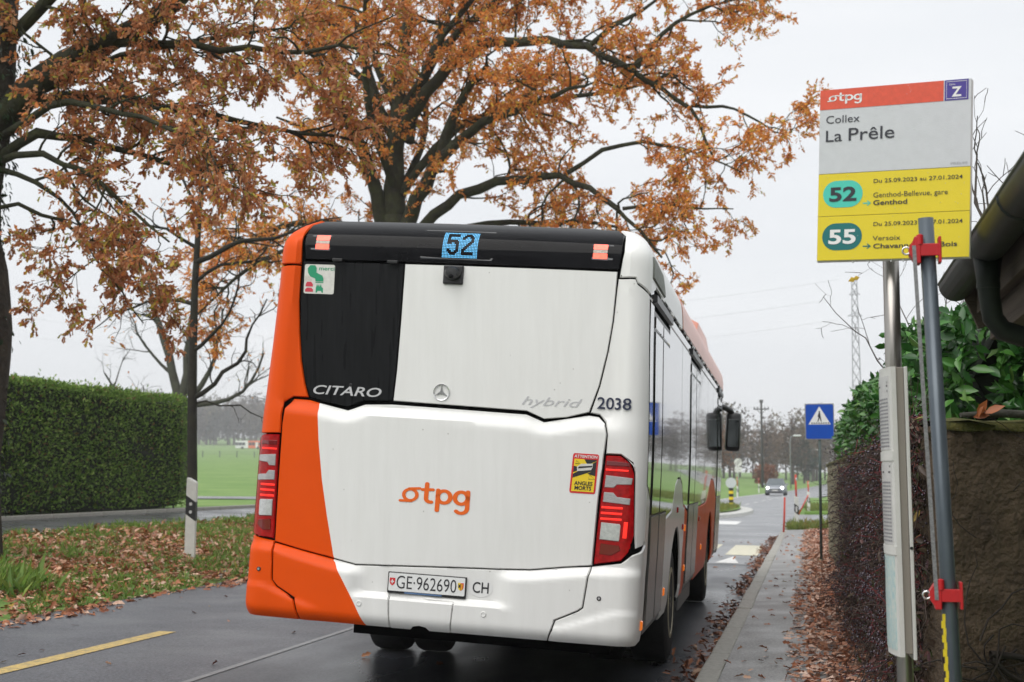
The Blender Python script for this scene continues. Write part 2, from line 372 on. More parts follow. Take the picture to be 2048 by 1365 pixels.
def panel(name, polys, mats, parent=bus, off=0., cell=.05, bev=.006, drop=.012, smooth=35, celv=None):
    """body panel: 2-D outlines in (s, v) cut on a grid, bevelled at the rim and wrapped on the body surface"""
    b = BM(); cache = {}
    def vert(p):
        k = (round(p[0], 5), round(p[1], 5))
        if k not in cache: cache[k] = b.verts.new((p[0], p[1], 0))
        return cache[k]
    for pts, mi in polys:
        f = b.faces.new([vert(p) for p in pts]); f.material_index = mi
    for f in b.faces:
        if f.normal.z < 0 or f.calc_area() and f.normal.z < 0: f.normal_flip()
    b.normal_update()
    for f in b.faces:
        if f.normal.z < 0: f.normal_flip()
    us = [v.co.x for v in b.verts]; vs = [v.co.y for v in b.verts]
    for ax, lo, hi, c in ((0, min(us), max(us), cell), (1, min(vs), max(vs), celv or cell)):
        for k in range(int(math.floor(lo/c))+1, int(math.ceil(hi/c))):
            bmesh.ops.bisect_plane(b, geom=b.verts[:]+b.edges[:]+b.faces[:], dist=1e-5, plane_co=((k*c, 0, 0) if ax == 0 else (0, k*c, 0)), plane_no=((1, 0, 0) if ax == 0 else (0, 1, 0)))
    bmesh.ops.remove_doubles(b, verts=b.verts, dist=2e-4)
    if bev: bmesh.ops.inset_region(b, faces=b.faces[:], thickness=bev, use_even_offset=True, use_boundary=True)
    rim = {v for e_ in b.edges if e_.is_boundary for v in e_.verts}
    P = np.array([(v.co.x, v.co.y) for v in b.verts]); dr = np.array([off-(drop if v in rim else 0) for v in b.verts])
    Q = smap(P[:, 0], P[:, 1], dr)
    for v, q in zip(b.verts, Q): v.co = q
    return obj(name, b, parent, mats, smooth)

# backing shell (shows black in the seams) with roof and underbody
def shell():
    vv = np.array([.01, .06, .12, .16, .19, .22, .26, .3, .34, .38, .42, .46, .5, .8, 1.25, 1.28, 1.31, 1.34, 1.37, 1.41, 1.8, 2.2, 2.3, 2.38, 2.46, 2.54, 2.60, 2.63]); ys = [11.75, 11, 9.6, 8.2, 6, 4, 3.6, 2.4, 1.0, .5, .3]
    V = []; 
    for v in vv:
        Lh = float(half_w(v)-RC); ss_ = [ys_(y, v, -1) for y in ys] + [-(Lh+RC*t) for t in (1.2, .8, .4)] + list(np.linspace(-Lh, Lh, 61)) + [(Lh+RC*t) for t in (.4, .8, 1.2)] + [ys_(y, v, 1) for y in ys[::-1]]
        V.append(smap(np.array(ss_), np.full(len(ss_), v), -.03))
    V = np.array(V); nr, ns = V.shape[:2]
    # hole for the wheels: skip faces near the arches
    F = []; flat = V.reshape(-1, 3)
    for i in range(nr-1):
        for j in range(ns-1):
            a = i*ns+j; c = (flat[a]+flat[a+1]+flat[a+ns]+flat[a+ns+1])/4
            yc = c[1]
            if vv[i+1] <= .85 and (2.4 < yc < 3.7 or 8.1 < yc < 9.7): continue
            F.append((a, a+1, a+ns+1, a+ns))
    top = list(range((nr-1)*ns, nr*ns)); b = BM(); vs = [b.verts.new(p) for p in flat]
    for f in F: b.faces.new([vs[i] for i in f]).smooth = True
    b.faces.new([vs[i] for i in top])
    for i in range(nr-1): b.faces.new([vs[i*ns], vs[(i+1)*ns], vs[(i+2)*ns-1], vs[(i+1)*ns-1]])
    return b
obj('shell', shell(), bus, m_gap, 40)
def tb(name, c, s, m, parent=bus, bev=0.):
    b = BM(); bx(b, c, s, None, bev)
    for v in b.verts: v.co = T(np.array(v.co))
    return obj(name, b, parent, m)
tb('underbody_blocker', (0, .95, -.005), (2.3, 1.1, .07), m_gap)  # black underside slab, added to keep skylight from under the bus
for y0, y1, hw in ((1.5, 2.45, .95), (2.45, 3.7, .5), (3.7, 8.15, 1.0), (8.15, 9.6, .5), (9.6, 11.4, 1.0)): tb('underbody_blocker', (0, (y0+y1)/2, -.11), (2*hw, y1-y0, .26), m_gap)  # underside slabs shaped to hold the space below in shade

X = lambda pts: [(xs_(u, v), v) for u, v in pts]
# upper black band with the route display
NB = 12
bandL, bandR = -1.045, 1.03
band = [(bandL, 2.322)]+[(bandL+(bandR-bandL)*k/NB, 2.322+.006*k/NB) for k in range(1, NB)]+[(bandR, 2.328), (1.045, 2.45), (1.04, 2.57), (.99, 2.618)]+[(.6, 2.626), (0, 2.63), (-.6, 2.626), (-.99, 2.618), (-1.055, 2.575), (-1.06, 2.45)]
panel('display_band', [(band, 0)], m_bglass, cell=.06, celv=.02)
# rear window: black film on the left, white flap on the right
winL = [(-1.054, 2.312), (-1.055, 2.17), (-1.052, 2.044), (-1.036, 1.848), (-1.007, 1.655), (-.972, 1.511), (-.934, 1.424)]
winBl = [(-.838, 1.397), (-.669, 1.372), (-.556, 1.419), (-.374, 1.426)]
winBr = [(.501, 1.410), (.615, 1.366), (.756, 1.384), (.895, 1.424)]
winR = [(.947, 1.594), (.987, 1.813), (1.008, 2.002), (1.016, 2.19), (1.02, 2.318)]
wt = -.363
panel('rear_window', [(winL+winBl+[(-.365, 1.622), (-.362, 1.943), (wt, 2.314)], 0)], m_foil, cell=.08, bev=.004)
panel('rear_hatch', [([(wt+.006, 2.314), (-.356, 1.943), (-.359, 1.622), (-.368, 1.426)]+winBr+winR, 0)], m_white, cell=.08, bev=.004)
# engine flap, white with the orange sweep
sweep = [(-.864, 1.386), (-.836, 1.148), (-.793, .895), (-.743, .676), (-.674, .405)]
ftl = [(-1.086, .482), (-1.094, .876), (-1.097, 1.245), (-1.088, 1.343), (-1.042, 1.404), (-.934, 1.402)]
ftr = [(-.668, 1.348), (-.554, 1.392), (-.373, 1.402), (.502, 1.386), (.616, 1.344), (.895, 1.402), (.958, 1.396), (1.0, 1.365), (1.017, 1.288), (.988, .886), (.974, .482)]
fbr = [(.812, .462), (.595, .43), (.406, .42), (.088, .407), (-.527, .379)]
panel('engine_flap', [(X(ftl+sweep+[(-.897, .444)]), 1), (X(sweep[::-1]+ftr+fbr), 0)], [m_white, m_orange], cell=.05, celv=.03)
# bumper middle with plate recess, orange end on the left
sw2 = [(-.674, .399), (-.585, .262), (-.51, .143), (-.427, .0)]
panel('bumper_middle', [(X([(-1.082, .475), (-1.066, .241), (-1.03, .205), (-.908, .142), (-.866, .0)]+sw2[::-1]+[(-.897, .438)]), 1),
      (X(sw2+[(-.272, .0), (-.288, .205), (.131, .195), (.118, .0), (.722, .0), (.768, .138), (.904, .204), (.933, .227), (.956, .426), (.968, .474), (.812, .456), (.595, .424), (.406, .414), (.088, .401), (-.527, .373)]), 0)], [m_white, m_orange], cell=.04, celv=.02)
panel('tow_cover', [(X([(-.270, .0), (-.284, .203), (.129, .193), (.116, .0), (-.02, .0), (-.04, .022), (-.08, .03), (-.12, .022), (-.14, .0)]), 0)], m_white, cell=.06, celv=.02, bev=.004)
# bumper corners wrapping round to the flanks
SB = lambda sg, y, v: (ys_(y, v, sg), v)
panel('bumper_corner', [(X([(-1.088, .486), (-1.072, .241), (-1.036, .200), (-.914, .138), (-.872, .0)])+[SB(-1, .28, 0.), SB(-1, .28, .2), SB(-1, .28, .52), (xs_(-1.24, .505), .505)], 0)], m_orange, cell=.04, celv=.02)
panel('bumper_corner', [(X([(.972, .474), (.962, .426), (.939, .222), (.908, .198), (.774, .134), (.728, .0)])+[SB(1, .28, .0), SB(1, .28, .2), SB(1, .28, .62), SB(1, .2, .60), (xs_(1.22, .56), .56), (xs_(1.15, .505), .505)], 0)], m_white, cell=.04, celv=.02)
# corner pillars and caps
panel('corner_pillar', [(X([(-1.046, 1.42), (-1.095, 1.38), (-1.106, 1.30), (-1.104, 1.178)])+[(xs_(-1.235, 1.17), 1.17), SB(-1, .28, 1.17), SB(-1, .28, 1.7), SB(-1, .28, 2.275)]+X([(-1.062, 2.28), (-1.058, 2.044), (-1.043, 1.848), (-1.014, 1.655), (-.978, 1.511), (-.945, 1.42)]), 0)], m_orange, cell=.05)
panel('corner_pillar', [(X([(.905, 1.42), (.955, 1.594), (.994, 1.813), (1.015, 2.002), (1.024, 2.19), (1.03, 2.272)])+[(xs_(1.142, 2.272), 2.272), SB(1, .05, 2.24), SB(1, .16, 2.18), SB(1, .16, 1.2), SB(1, .16, .62), (xs_(1.235, .6), .6), (xs_(1.225, .68), .68), (xs_(1.21, 1.07), 1.07), (xs_(1.185, 1.125), 1.125), (xs_(1.112, 1.172), 1.172), (xs_(1.022, 1.17), 1.17), (1.024, 1.29), (1.006, 1.37), (.962, 1.412)], 0)], m_white, cell=.05)
panel('corner_cap', [(X([(-1.062, 2.29), (-1.068, 2.45), (-1.063, 2.58), (-1.0, 2.624)])+[SB(-1, .5, 2.615), SB(-1, .5, 2.5), SB(-1, .5, 2.29)], 0)], m_orange, cell=.05, celv=.03)
panel('corner_cap', [(X([(1.036, 2.282), (1.053, 2.45), (1.048, 2.575), (1.0, 2.624)])+[SB(1, .5, 2.615), SB(1, .5, 2.5), SB(1, .5, 2.26), SB(1, .17, 2.19), SB(1, .05, 2.25), (xs_(1.142, 2.282), 2.282)], 0)], m_white, cell=.05, celv=.03)

# tail lights
def tail(sg):
    if sg > 0: o_ = [(.984, .49), (1.0, .826), (1.022, 1.16), (1.111, 1.163), (1.178, 1.117), (1.202, 1.06), (1.219, .68), (1.192, .575), (1.148, .522)]
    else: o_ = [(-1.092, .50), (-1.098, .748), (-1.108, 1.168), (-1.235, 1.163), (-1.262, 1.0), (-1.262, .6), (-1.245, .515)]
    P = X(o_)
    if sg < 0: P = P[:3]+[(xs_(-1.235, 1.163), 1.163), SB(-1, .2, 1.1), SB(-1, .2, .6), (xs_(-1.245, .515), .515)]
    t = panel('tail_light', [(P, 0)], m_red, off=.004, cell=.03)
    us = np.array([p[0] for p in o_]); 
    inn = (lambda f, v: xs_(np.interp(v, [.49, .826, 1.16], [.995, 1.01, 1.03])+f*.175, v)) if sg > 0 else (lambda f, v: xs_(-np.interp(v, [.49, .75, 1.17], [1.104, 1.110, 1.118])-f*.135, v))
    def seg(name, pts, m, off=.008): 
        b_ = panel(name, [([(inn(f, v), v) for f, v in pts], 0)], m, parent=t, off=off, cell=.02, bev=.003, drop=.004)
        return b_
    seg('lens_bar', [(.0, 1.10), (.85, 1.10), (.8, 1.125), (0, 1.13)], m_reddark)
    for v in (1.068,): seg('led_strip', [(.0, v), (.8, v), (.8, v+.012), (0, v+.012)], m_redlit)
    seg('reflector', [(.03, .965), (.35, .965), (.45, .985), (.95, .99), (.97, 1.03), (.03, 1.04)], m_grey)
    seg('reflector', [(.03, .875), (.97, .865), (.97, .905), (.5, .91), (.36, .935), (.03, .935)], m_grey)
    for v in (.835, .80, .765): seg('led_strip', [(.0, v), (.75, v), (.75, v+.014), (0, v+.014)], m_redlit)
    if sg > 0: seg('lit_patch', [(.84, .66), (.98, .66), (.98, .76), (.84, .76)], m_redlit)
    seg('reversing_lamp', [(.05, .645), (.72, .64), (.74, .655), (.74, .735), (.7, .745), (.05, .75)], m_clear, .011)
    seg('lens_bowl', [(.08, .555), (.5, .55), (.82, .585), (.75, .615), (.1, .622)], m_reddark)
    return t
tail(1); tail(-1)
# seam line running forward from the right light
# upper lamps
for u0, u1 in ((-.981, -.879), (.856, .954)):
    l_ = print2d('high_brake_lamp', rrect(u0-.004, 2.386, u1+.004, 2.49, .008), mat('lamp_window', (.10, .10, .11), .15), smap, bus, .0025)
    for v0 in (2.394, 2.453): print2d('led_block', rrect(u0+.004, v0, u1-.004, v0+.034, .004), mat('lit_brake', (.8, .10, .07), .3, emit=(1, .13, .08), estr=1.1, var=.4, vscale=60), smap, l_, .0045)
    print2d('led_block', rrect(u0+.004, 2.430, u1-.004, 2.451, .004), mat('lamp_middle', (.5, .42, .36), .4, var=.3, vscale=80), smap, l_, .0045)
print2d('lamp_pane', rect(.958, 2.39, .985, 2.488), mat('pane_grey', (.06, .065, .07), .1), smap, bus, .0025)
print2d('lamp_pane', rect(-1.01, 2.39, -.985, 2.488), MATS['pane_grey'], smap, bus, .0025)
disp = print2d('route_display', rrect(-.258, 2.352, .218, 2.553, .012), mat('display_glass', (.022, .025, .028), .08, spec=.6), smap, bus, .0025)
D5 = ['11111111', '11111111', '11000000', '11000000', '11111110', '11111111', '11100111', '00000011', '00000011', '00000011', '11000011', '11100111', '01111110', '00111100']
D2 = ['00111100', '01111110', '11100111', '11000011', '00000011', '00000111', '00001110', '00011100', '00111000', '01110000', '11100000', '11000000', '11111111', '11111111']
gs = []; cw = .232/24; ch = .172/17
for r_ in range(17):
    for c_ in range(24):
        on = True
        if 1 <= r_ < 15:
            if 3 <= c_ < 11 and D5[r_-1][c_-3] == '1': on = False
            if 13 <= c_ < 21 and D2[r_-1][c_-13] == '1': on = False
        if on:
            u = -.116+c_*cw; v = 2.535-(r_+1)*ch; gs.append(rect(u+.0016, v+.0016, u+cw-.0016, v+ch-.0016))
tag(print2d('led_matrix', merge(*gs), m_led, smap, disp, .003), kind='stuff')
# hinges under the band
for u in (-.80, -.43): tb('hatch_hinge', (u, .035, 2.318), (.07, .03, .02), m_black, bev=.004)
# rear camera
cb = tb('rear_camera', (-.0285, .058, 2.253), (.132, .03, .124), mat('camera_plastic', (.02, .02, .022), .4, var=.2, vscale=30), bev=.01)
b = BM(); lathe(b, [(.0, -.0), (.05, .0), (.048, .03), (.034, .05), (.0, .052)], 20, 'Y')
for v in b.verts: p = np.array(v.co); v.co = T(np.array([-.0285+p[0]*1.05, .04-p[1], 2.262+p[2]*.85]))
obj('hood', b, cb, MATS['camera_plastic'], 40)
b = BM(); lathe(b, [(.0, -.0), (.016, .0), (.014, .01), (.0, .012)], 16, 'Y')
for v in b.verts: p = np.array(v.co); v.co = T(np.array([-.0285+p[0], -.005-p[1], 2.235+p[2]]))
obj('lens', b, cb, m_bglass, 40)
# star emblem
em = (-.052, 1.497); rr = .052
ring = BM(); lathe(ring, [(rr-.006, -.004), (rr-.004, .003), (rr, .004), (rr+.002, .0), (rr, -.004)], 32, 'Y')
for v in ring.verts: p = np.array(v.co); q = float(rear_y(em[0], em[1])); v.co = T(np.array([em[0]+p[0], q-.006-p[1], em[1]+p[2]]))
# open the ring caps
bmesh.ops.delete(ring, geom=[f for f in ring.faces if len(f.verts) > 8], context='FACES_ONLY')
er = obj('star_emblem', ring, bus, m_silver, 50)
gs = []
for a in (90, 210, 330):
    t_ = (em[0]+rr*.96*cos(R(a)), em[1]+rr*.96*sin(R(a))); l_ = (em[0]+.011*cos(R(a+60)), em[1]+.011*sin(R(a+60))); r_ = (em[0]+.011*cos(R(a-60)), em[1]+.011*sin(R(a-60))); gs += [poly(t_, l_, em), poly(t_, em, r_)]
print2d('star_points', merge(*gs), m_silver, smap, er, .006)
# key lock, sensors
def button(u, v, r, m, name='parking_sensor', off=.0):
    b = BM(); lathe(b, [(r, -.01), (r, .003), (r*.75, .005), (r*.7, .002), (0.001, .002)], 16, 'Y'); q = float(rear_y(u, v))
    for w in b.verts: p = np.array(w.co); w.co = T(np.array([u+p[0], q-off-p[1], v+p[2]]))
    return obj(name, b, bus, m, 40)
for u, v in ((-1.163, .303), (1.032, .289)):
    s_ = button(u, v, .014, m_black); print2d('sensor_face', ell(u, v, .0075, .0075, 14), m_grey, smap, s_, .007)
for u, v in ((-.474, .142), (.326, .139)): button(u, v, .018, m_white)
button(-.66, 1.512, .011, m_black, 'key_lock')
for u, v in ((-1.07, 2.30), (1.045, 2.293)): print2d('screw', ell(xs_(u, v), v, .004, .004, 10), m_gap, smap, bus, .001)
# lettering
print2d('model_lettering', fit(text_geo('CITARO', .012, .25), -.912, 1.443, -.448, 1.503), m_lgrey, smap, bus, .003)
print2d('drive_lettering', fit(text_geo('hybrid', -.002, .35), .468, 1.432, .850, 1.502), m_lgrey, smap, bus, .003)
V_, F_ = fit(text_geo('2038', .012), .943, 1.447, 1.158, 1.522)
print2d('fleet_number', (np.array([(xs_(u, v), v) for u, v in V_]), F_), m_navy, smap, bus, .009)
V_, F_ = logo(); print2d('operator_logo', fit((V_, F_), -.273, .735, .187, .925), mat('logo_orange', (.80, .13, .006), .4), smap, bus, .003)
# number plate
pf = [(-.305, .222), (.203, .222), (.203, .353), (-.305, .353)]
pl = tb('number_plate', (-.051, -.004, .287), (.505, .022, .132), m_black, bev=.004)
def pmap(u, v, off): return T(np.stack([u, np.full(np.shape(u), -.015-off), v], -1))
print2d('plate_face', rrect(-.296, .236, .194, .347, .006), mat('plate_white', (.74, .75, .74), .4, var=.05, vscale=40), pmap, pl, .001)
print2d('plate_letters', fit(text_geo('GE·962690', -.004), -.245, .253, .140, .333), m_dark, pmap, pl, .0025)
sh = lambda cx, cy, w, h: poly((cx-w, cy+h), (cx+w, cy+h), (cx+w, cy-.1*h), (cx+.7*w, cy-.6*h), (cx, cy-h), (cx-.7*w, cy-.6*h), (cx-w, cy-.1*h))
print2d('plate_shield', sh(-.272, .292, .018, .024), m_sred, pmap, pl, .0025)
print2d('plate_cross', merge(rect(-.283, .290, -.261, .297), rect(-.2755, .281, -.2685, .306)), MATS['plate_white'], pmap, pl, .0035)
print2d('plate_shield', sh(.168, .292, .018, .024), m_sred, pmap, pl, .0025)
print2d('plate_half', poly((.150, .316), (.168, .316), (.168, .268), (.155, .278), (.150, .29)), m_yell, pmap, pl, .0035)
print2d('plate_eagle', poly((.153, .31), (.160, .303), (.166, .31), (.166, .28), (.160, .29), (.154, .284)), m_dark, pmap, pl, .0045)
print2d('plate_key', rect(.173, .275, .178, .31), m_yell, pmap, pl, .0035)
print2d('dealer_strip', rect(-.19, .2235, .05, .2335), mat('dealer_blue', (.05, .12, .25), .5, col2=(.12, .2, .35), vscale=90), pmap, pl, .0035)
# country oval
ov = print2d('country_oval', ell(.29, .295, .078, .058, 32), mat('oval_white', (.74, .74, .73), .4), smap, bus, .002)
print2d('oval_letters', fit(text_geo('CH', .01), .240, .262, .342, .330), m_dark, smap, ov, .0035)
# blind-spot warning sticker
def smp(u0, v0, u1, v1, sk):    # slightly skewed
    return lambda u, v, off: smap(u0+u*(u1-u0)+(v-.5)*sk, v0+v*(v1-v0), off)
am = smp(.812, .918, .973, 1.164, .012)
st = print2d('warning_sticker', rrect(0, 0, 1, 1, .07), m_sred, am, bus, .002)
print2d('sticker_field', rect(.07, .045, .93, .86), m_yell, am, st, .003)
print2d('sticker_band', merge(poly((.07, .38), (.07, .48), (.93, .82), (.93, .60)), poly((.07, .52), (.07, .68), (.25, .66), (.35, .60)), poly((.45, .86), (.93, .86), (.93, .83), (.6, .72)), poly((.62, .50), (.93, .62), (.93, .45))), m_dark, am, st, .004)
print2d('sticker_bus', merge(poly((.22, .55), (.75, .60), (.80, .66), (.80, .76), (.35, .74), (.20, .66))), m_paper, am, st, .005)
print2d('sticker_bus_glass', poly((.24, .62), (.78, .67), (.79, .71), (.27, .67)), m_dark, am, st, .006)
for q in ([(.68, .37), (.92, .37), (.72, .48)], [(.12, .74), (.30, .745), (.16, .81)]): print2d('sticker_triangle', stroke(q, .014, True), m_dark, am, st, .005)
print2d('sticker_words', fit(text_geo('ATTENTION', .02), .06, .89, .94, .965), MATS['plate_white'], am, st, .004)
print2d('sticker_words', merge(fit(text_geo('ANGLES', .025), .16, .205, .86, .305), fit(text_geo('MORTS', .025), .19, .085, .83, .185)), m_dark, am, st, .005)
# thank-you sticker
mm = smp(-1.038, 2.098, -.828, 2.292, -.006)
st = print2d('courtesy_sticker', rrect(0, 0, 1, 1, .06), m_paper, mm, bus, .0025)
print2d('sticker_arrow', merge(poly((.12, .70), (.10, .86), (.18, .97), (.34, .97), (.40, .88), (.40, .72), (.60, .62), (.64, .52), (.64, .42), (.38, .42), (.36, .52), (.20, .58)), poly((.38, .40), (.64, .40), (.64, .37), (.38, .37)), poly((.40, .20), (.44, .34), (.47, .24), (.50, .34), (.53, .24), (.56, .34), (.60, .22), (.64, .20), (.64, .04), (.60, .04), (.58, .10), (.46, .10), (.44, .04), (.40, .04), (.40, .1))), m_green, mm, st, .0035)
print2d('sticker_car', merge(poly((.06, .24), (.30, .24), (.30, .32), (.24, .40), (.10, .40), (.06, .32)), poly((.05, .06), (.31, .06), (.31, .14), (.25, .20), (.11, .20), (.05, .14))), mat('sticker_crimson', (.55, .03, .06), .5), mm, st, .0035)
print2d('sticker_words', fit(text_geo('merci', .012), .48, .80, .99, .93), m_green, mm, st, .0035)
print2d('sticker_stripes', merge(*[rect(.02, .45+.022*k, .28-.02*k, .455+.022*k) for k in range(7)]), mat('sticker_tan', (.5, .42, .33), .5), mm, st, .0035)

# flanks: lower panels, glass, doors (s for the right side, mirrored simply on the left)
def side(name, polys, mats, sg=1, parent=bus, off=0., cell=.3, celv=.1, bev=.006, drop=.012): return panel(name, [([SB(sg, y, v) for y, v in p], mi) for p, mi in polys], mats, parent, off, cell, bev, drop, 35, celv)
AR = .66
def archpts(yc, r=AR, zc=-.02, n=14): return [(yc-r*cos(pi*k/n), max(0.0, zc+r*sin(pi*k/n))) for k in range(n+1)]
# right flank
side('flank_glass', [([(.185, 1.00), (.44, .905), (.44, 2.16), (.185, 2.16)], 0)], m_side)
side('flank_panel', [([(.29, .0), (.44, .0), (.44, .895), (.185, .99), (.185, .64), (.29, .63)], 0)], m_white)
def door(y0, y1):
    d_ = side('door', [([(y0, .03), (y1, .03), (y1, 2.13), (y0, 2.13)], 0)], m_black, off=-.002)
    ym = (y0+y1)/2
    for a, c in ((y0+.05, ym-.03), (ym+.03, y1-.05)):
        side('door_pane', [([(a, .80), (c, .80), (c, 1.99), (a, 1.99)], 0)], m_side, parent=d_, off=.008, bev=.004)
        side('door_header', [([(a, 2.01), (c, 2.01), (c, 2.09), (a, 2.09)], 0)], m_side, parent=d_, off=.008, bev=.004)
        side('door_kick_panel', [([(a, .08), (c, .08), (c, .79), (a, .79)], 0)], m_doorsteel, parent=d_, off=.008, bev=.004)
    return d_
D1 = (.46, 1.78); D2_ = (4.35, 6.0); D3 = (10.15, 11.45)
for d in (D1, D2_, D3): door(*d)
W1, W2 = 3.05, 8.85
a1 = archpts(W1); a2 = archpts(W2)
side('flank_panel', [([(1.80, .0)]+a1+[(3.95, .0), (3.95, .78), (3.72, .80), (3.6, .86), (3.45, .98), (3.2, 1.03), (2.9, 1.03), (2.65, .98), (2.5, .86), (2.4, .78), (1.80, .74)], 0)], m_white, cell=.15)
side('flank_panel', [([(3.96, .0), (4.33, .0), (4.33, .74), (3.96, .78)], 0)], m_orange)
side('flank_panel', [([(6.02, .0), (7.6, .0), (7.6, .76), (6.02, .74)], 0)], m_orange)
side('flank_panel', [([(7.61, .0)]+a2+[(10.13, .0), (10.13, .78), (9.6, .95), (9.2, 1.02), (8.6, 1.02), (8.2, .92), (7.9, .80), (7.61, .76)], 0)], m_orange, cell=.15)
side('flank_panel', [([(11.47, .0), (11.72, .0), (11.72, 2.2), (11.47, 2.2)], 0)], m_black)
side('flank_glass', [([(1.80, .75), (2.4, .79), (2.5, .87), (2.65, .99), (2.9, 1.04), (3.2, 1.04), (3.2, 2.16), (1.80, 2.16)], 0)], m_side)
side('flank_glass', [([(3.21, 1.04), (3.45, .99), (3.6, .87), (3.72, .81), (3.95, .79), (4.33, .75), (4.33, 2.16), (3.21, 2.16)], 0)], m_side)
side('flank_glass', [([(6.02, .75), (7.6, .77), (7.6, 2.16), (6.02, 2.16)], 0)], m_side)
side('flank_glass', [([(7.61, .77), (7.9, .81), (8.2, .93), (8.6, 1.03), (8.9, 1.03), (8.9, 2.16), (7.61, 2.16)], 0)], m_side)
side('flank_glass', [([(8.91, 1.03), (9.2, 1.03), (9.6, .96), (10.13, .79), (10.13, 2.16), (8.91, 2.16)], 0)], m_side)
for d in (D1, D2_, D3): side('door_drive_cover', [([(d[0]-.05, 2.165), (d[1]+.05, 2.165), (d[1]+.05, 2.225), (d[0]-.05, 2.225)], 0)], m_black, off=.02, drop=.025)
prev = .185
for a, c in ((.185, D1[0]-.07), (D1[1]+.07, D2_[0]-.07), (D2_[1]+.07, D3[0]-.07)): side('cant_rail', [([(a, 2.17), (c, 2.17), (c, 2.24), (a, 2.24)], 0)], m_side, off=-.002)
for k in range(24): side('rail_clip', [([(.9+k*.45, 2.245), (1.1+k*.45, 2.245), (1.1+k*.45, 2.27), (.9+k*.45, 2.27)], 0)], m_black if k % 2 else m_white, off=.01)
for sg in (1, -1):
    side('roof_edge', [([(.51, 2.275), (3.1, 2.275), (3.1, 2.60), (.51, 2.60)], 0)], m_white, sg, off=.0, cell=.6, celv=.03)
    side('roof_edge', [([(3.11, 2.275), (11.7, 2.275), (11.7, 2.60), (3.11, 2.60)], 0)], mat('fairing_skylit_orange', (.70, .20, .10), .35, var=.08, vscale=3, coat=.3), sg, off=.004, cell=.6, celv=.03, drop=.012)  # paler than the body orange: sky reflection put into the paint colour
side('roof_vent', [([(.22, 2.30), (1.15, 2.29), (1.10, 2.33), (.9, 2.42), (.22, 2.44)], 0)], mat('vent_grey', (.20, .21, .19), .6, var=.2, vscale=40), off=.012, celv=.03)
# left flank
side('flank_panel', [([(.29, .0)]+[(y, v) for y, v in a1]+a2+[(11.72, .0), (11.72, .85), (.29, .85)], 0)], m_orange, -1, cell=.15)
for a, c in ((.3, 1.8), (1.82, 3.6), (3.62, 5.4), (5.42, 7.2), (7.22, 9.0), (9.02, 10.6), (10.62, 11.7)): side('flank_glass', [([(a, .87), (c, .87), (c, 2.24), (a, 2.24)], 0)], m_side, -1)
# markers
for y, v in ((.24, .12), (1.93, .20), (4.15, .24), (6.9, .3), (4.0, .6)): side('side_marker', [([(y-.03, v-.03), (y+.03, v-.03), (y+.03, v+.03), (y-.03, v+.03)], 0)], m_marker, off=.012, cell=.05, celv=.05)
for y, v in ((3.0, .78), (3.75, .62), (6.3, .62)): side('side_reflector', [([(y-.05, v-.025), (y+.05, v-.025), (y+.05, v+.025), (y-.05, v+.025)], 0)], m_red, off=.012, cell=.05, celv=.05)
# roof box in orange along the right edge
def roof_box():
    b = BM(); sec = []
    for y, hh in ((3.1, .02), (3.2, .12), (4.2, .16), (7.5, .20), (8.2, .24), (8.5, .40), (10.4, .40), (11.2, .26), (11.6, .02)):
        sec.append([b.verts.new(T(np.array(p))) for p in ((-1.06, y, 2.5), (-1.0, y, 2.5+hh), (-.9, y, 2.56+hh), (.9, y, 2.56+hh), (1.03, y, 2.5+hh), (1.12, y, 2.42))])
    for p, q in zip(sec, sec[1:]):
        for k in range(5): b.faces.new((p[k], p[k+1], q[k+1], q[k]))
    b.faces.new(sec[0]); b.faces.new(sec[-1][::-1]); bmesh.ops.recalc_face_normals(b, faces=b.faces); return b
obj('roof_fairing', roof_box(), bus, mat('fairing_skylit_orange', (.70, .20, .10), .35, var=.08, vscale=3, coat=.3), 30)
# windscreen end
b = BM(); fr = []
for v, hw, y in ((.0, 1.22, 11.74), (.7, 1.25, 11.98), (1.0, 1.25, 12.0), (2.2, 1.2, 11.86), (2.58, 1.0, 11.72)): fr.append([b.verts.new(T(np.array((u*hw, y-.18*abs(u)**4, v)))) for u in np.linspace(-1, 1, 11)])
for p, q in zip(fr, fr[1:]):
    for k in range(10): b.faces.new((p[k+1], p[k], q[k], q[k+1])).smooth = True
obj('windscreen', b, bus, m_bglass)
# mirror: arm from the roof corner with a two-lobed head
b = BM(); tube(b, [T(np.array(p)) for p in ((1.1, 11.75, 2.06), (1.22, 12.02, 2.07), (1.33, 12.2, 2.03), (1.385, 12.25, 1.92))], [.04, .045, .045, .05], 8)
ma = obj('mirror_arm', b, bus, m_black)
def mhead(c, s):
    b = BM(); bx(b, (0, 0, 0), s, None, min(s)*.3)
    for v in b.verts: v.co = T(np.array(v.co)+np.array(c))
    return b
h1 = obj('mirror_head', mhead((1.385, 12.25, 1.72), (.22, .16, .56)), ma, m_black, 40)
gl = BM(); bx(gl, (1.39, 12.165, 1.70), (.15, .006, .40), None, .002)
for v in gl.verts: v.co = T(np.array(v.co))
obj('mirror_glass', gl, ma, mat('mirror_glass', (.10, .11, .11), .05, metal=1))  # glass darkened in colour to stand for its dark reflection
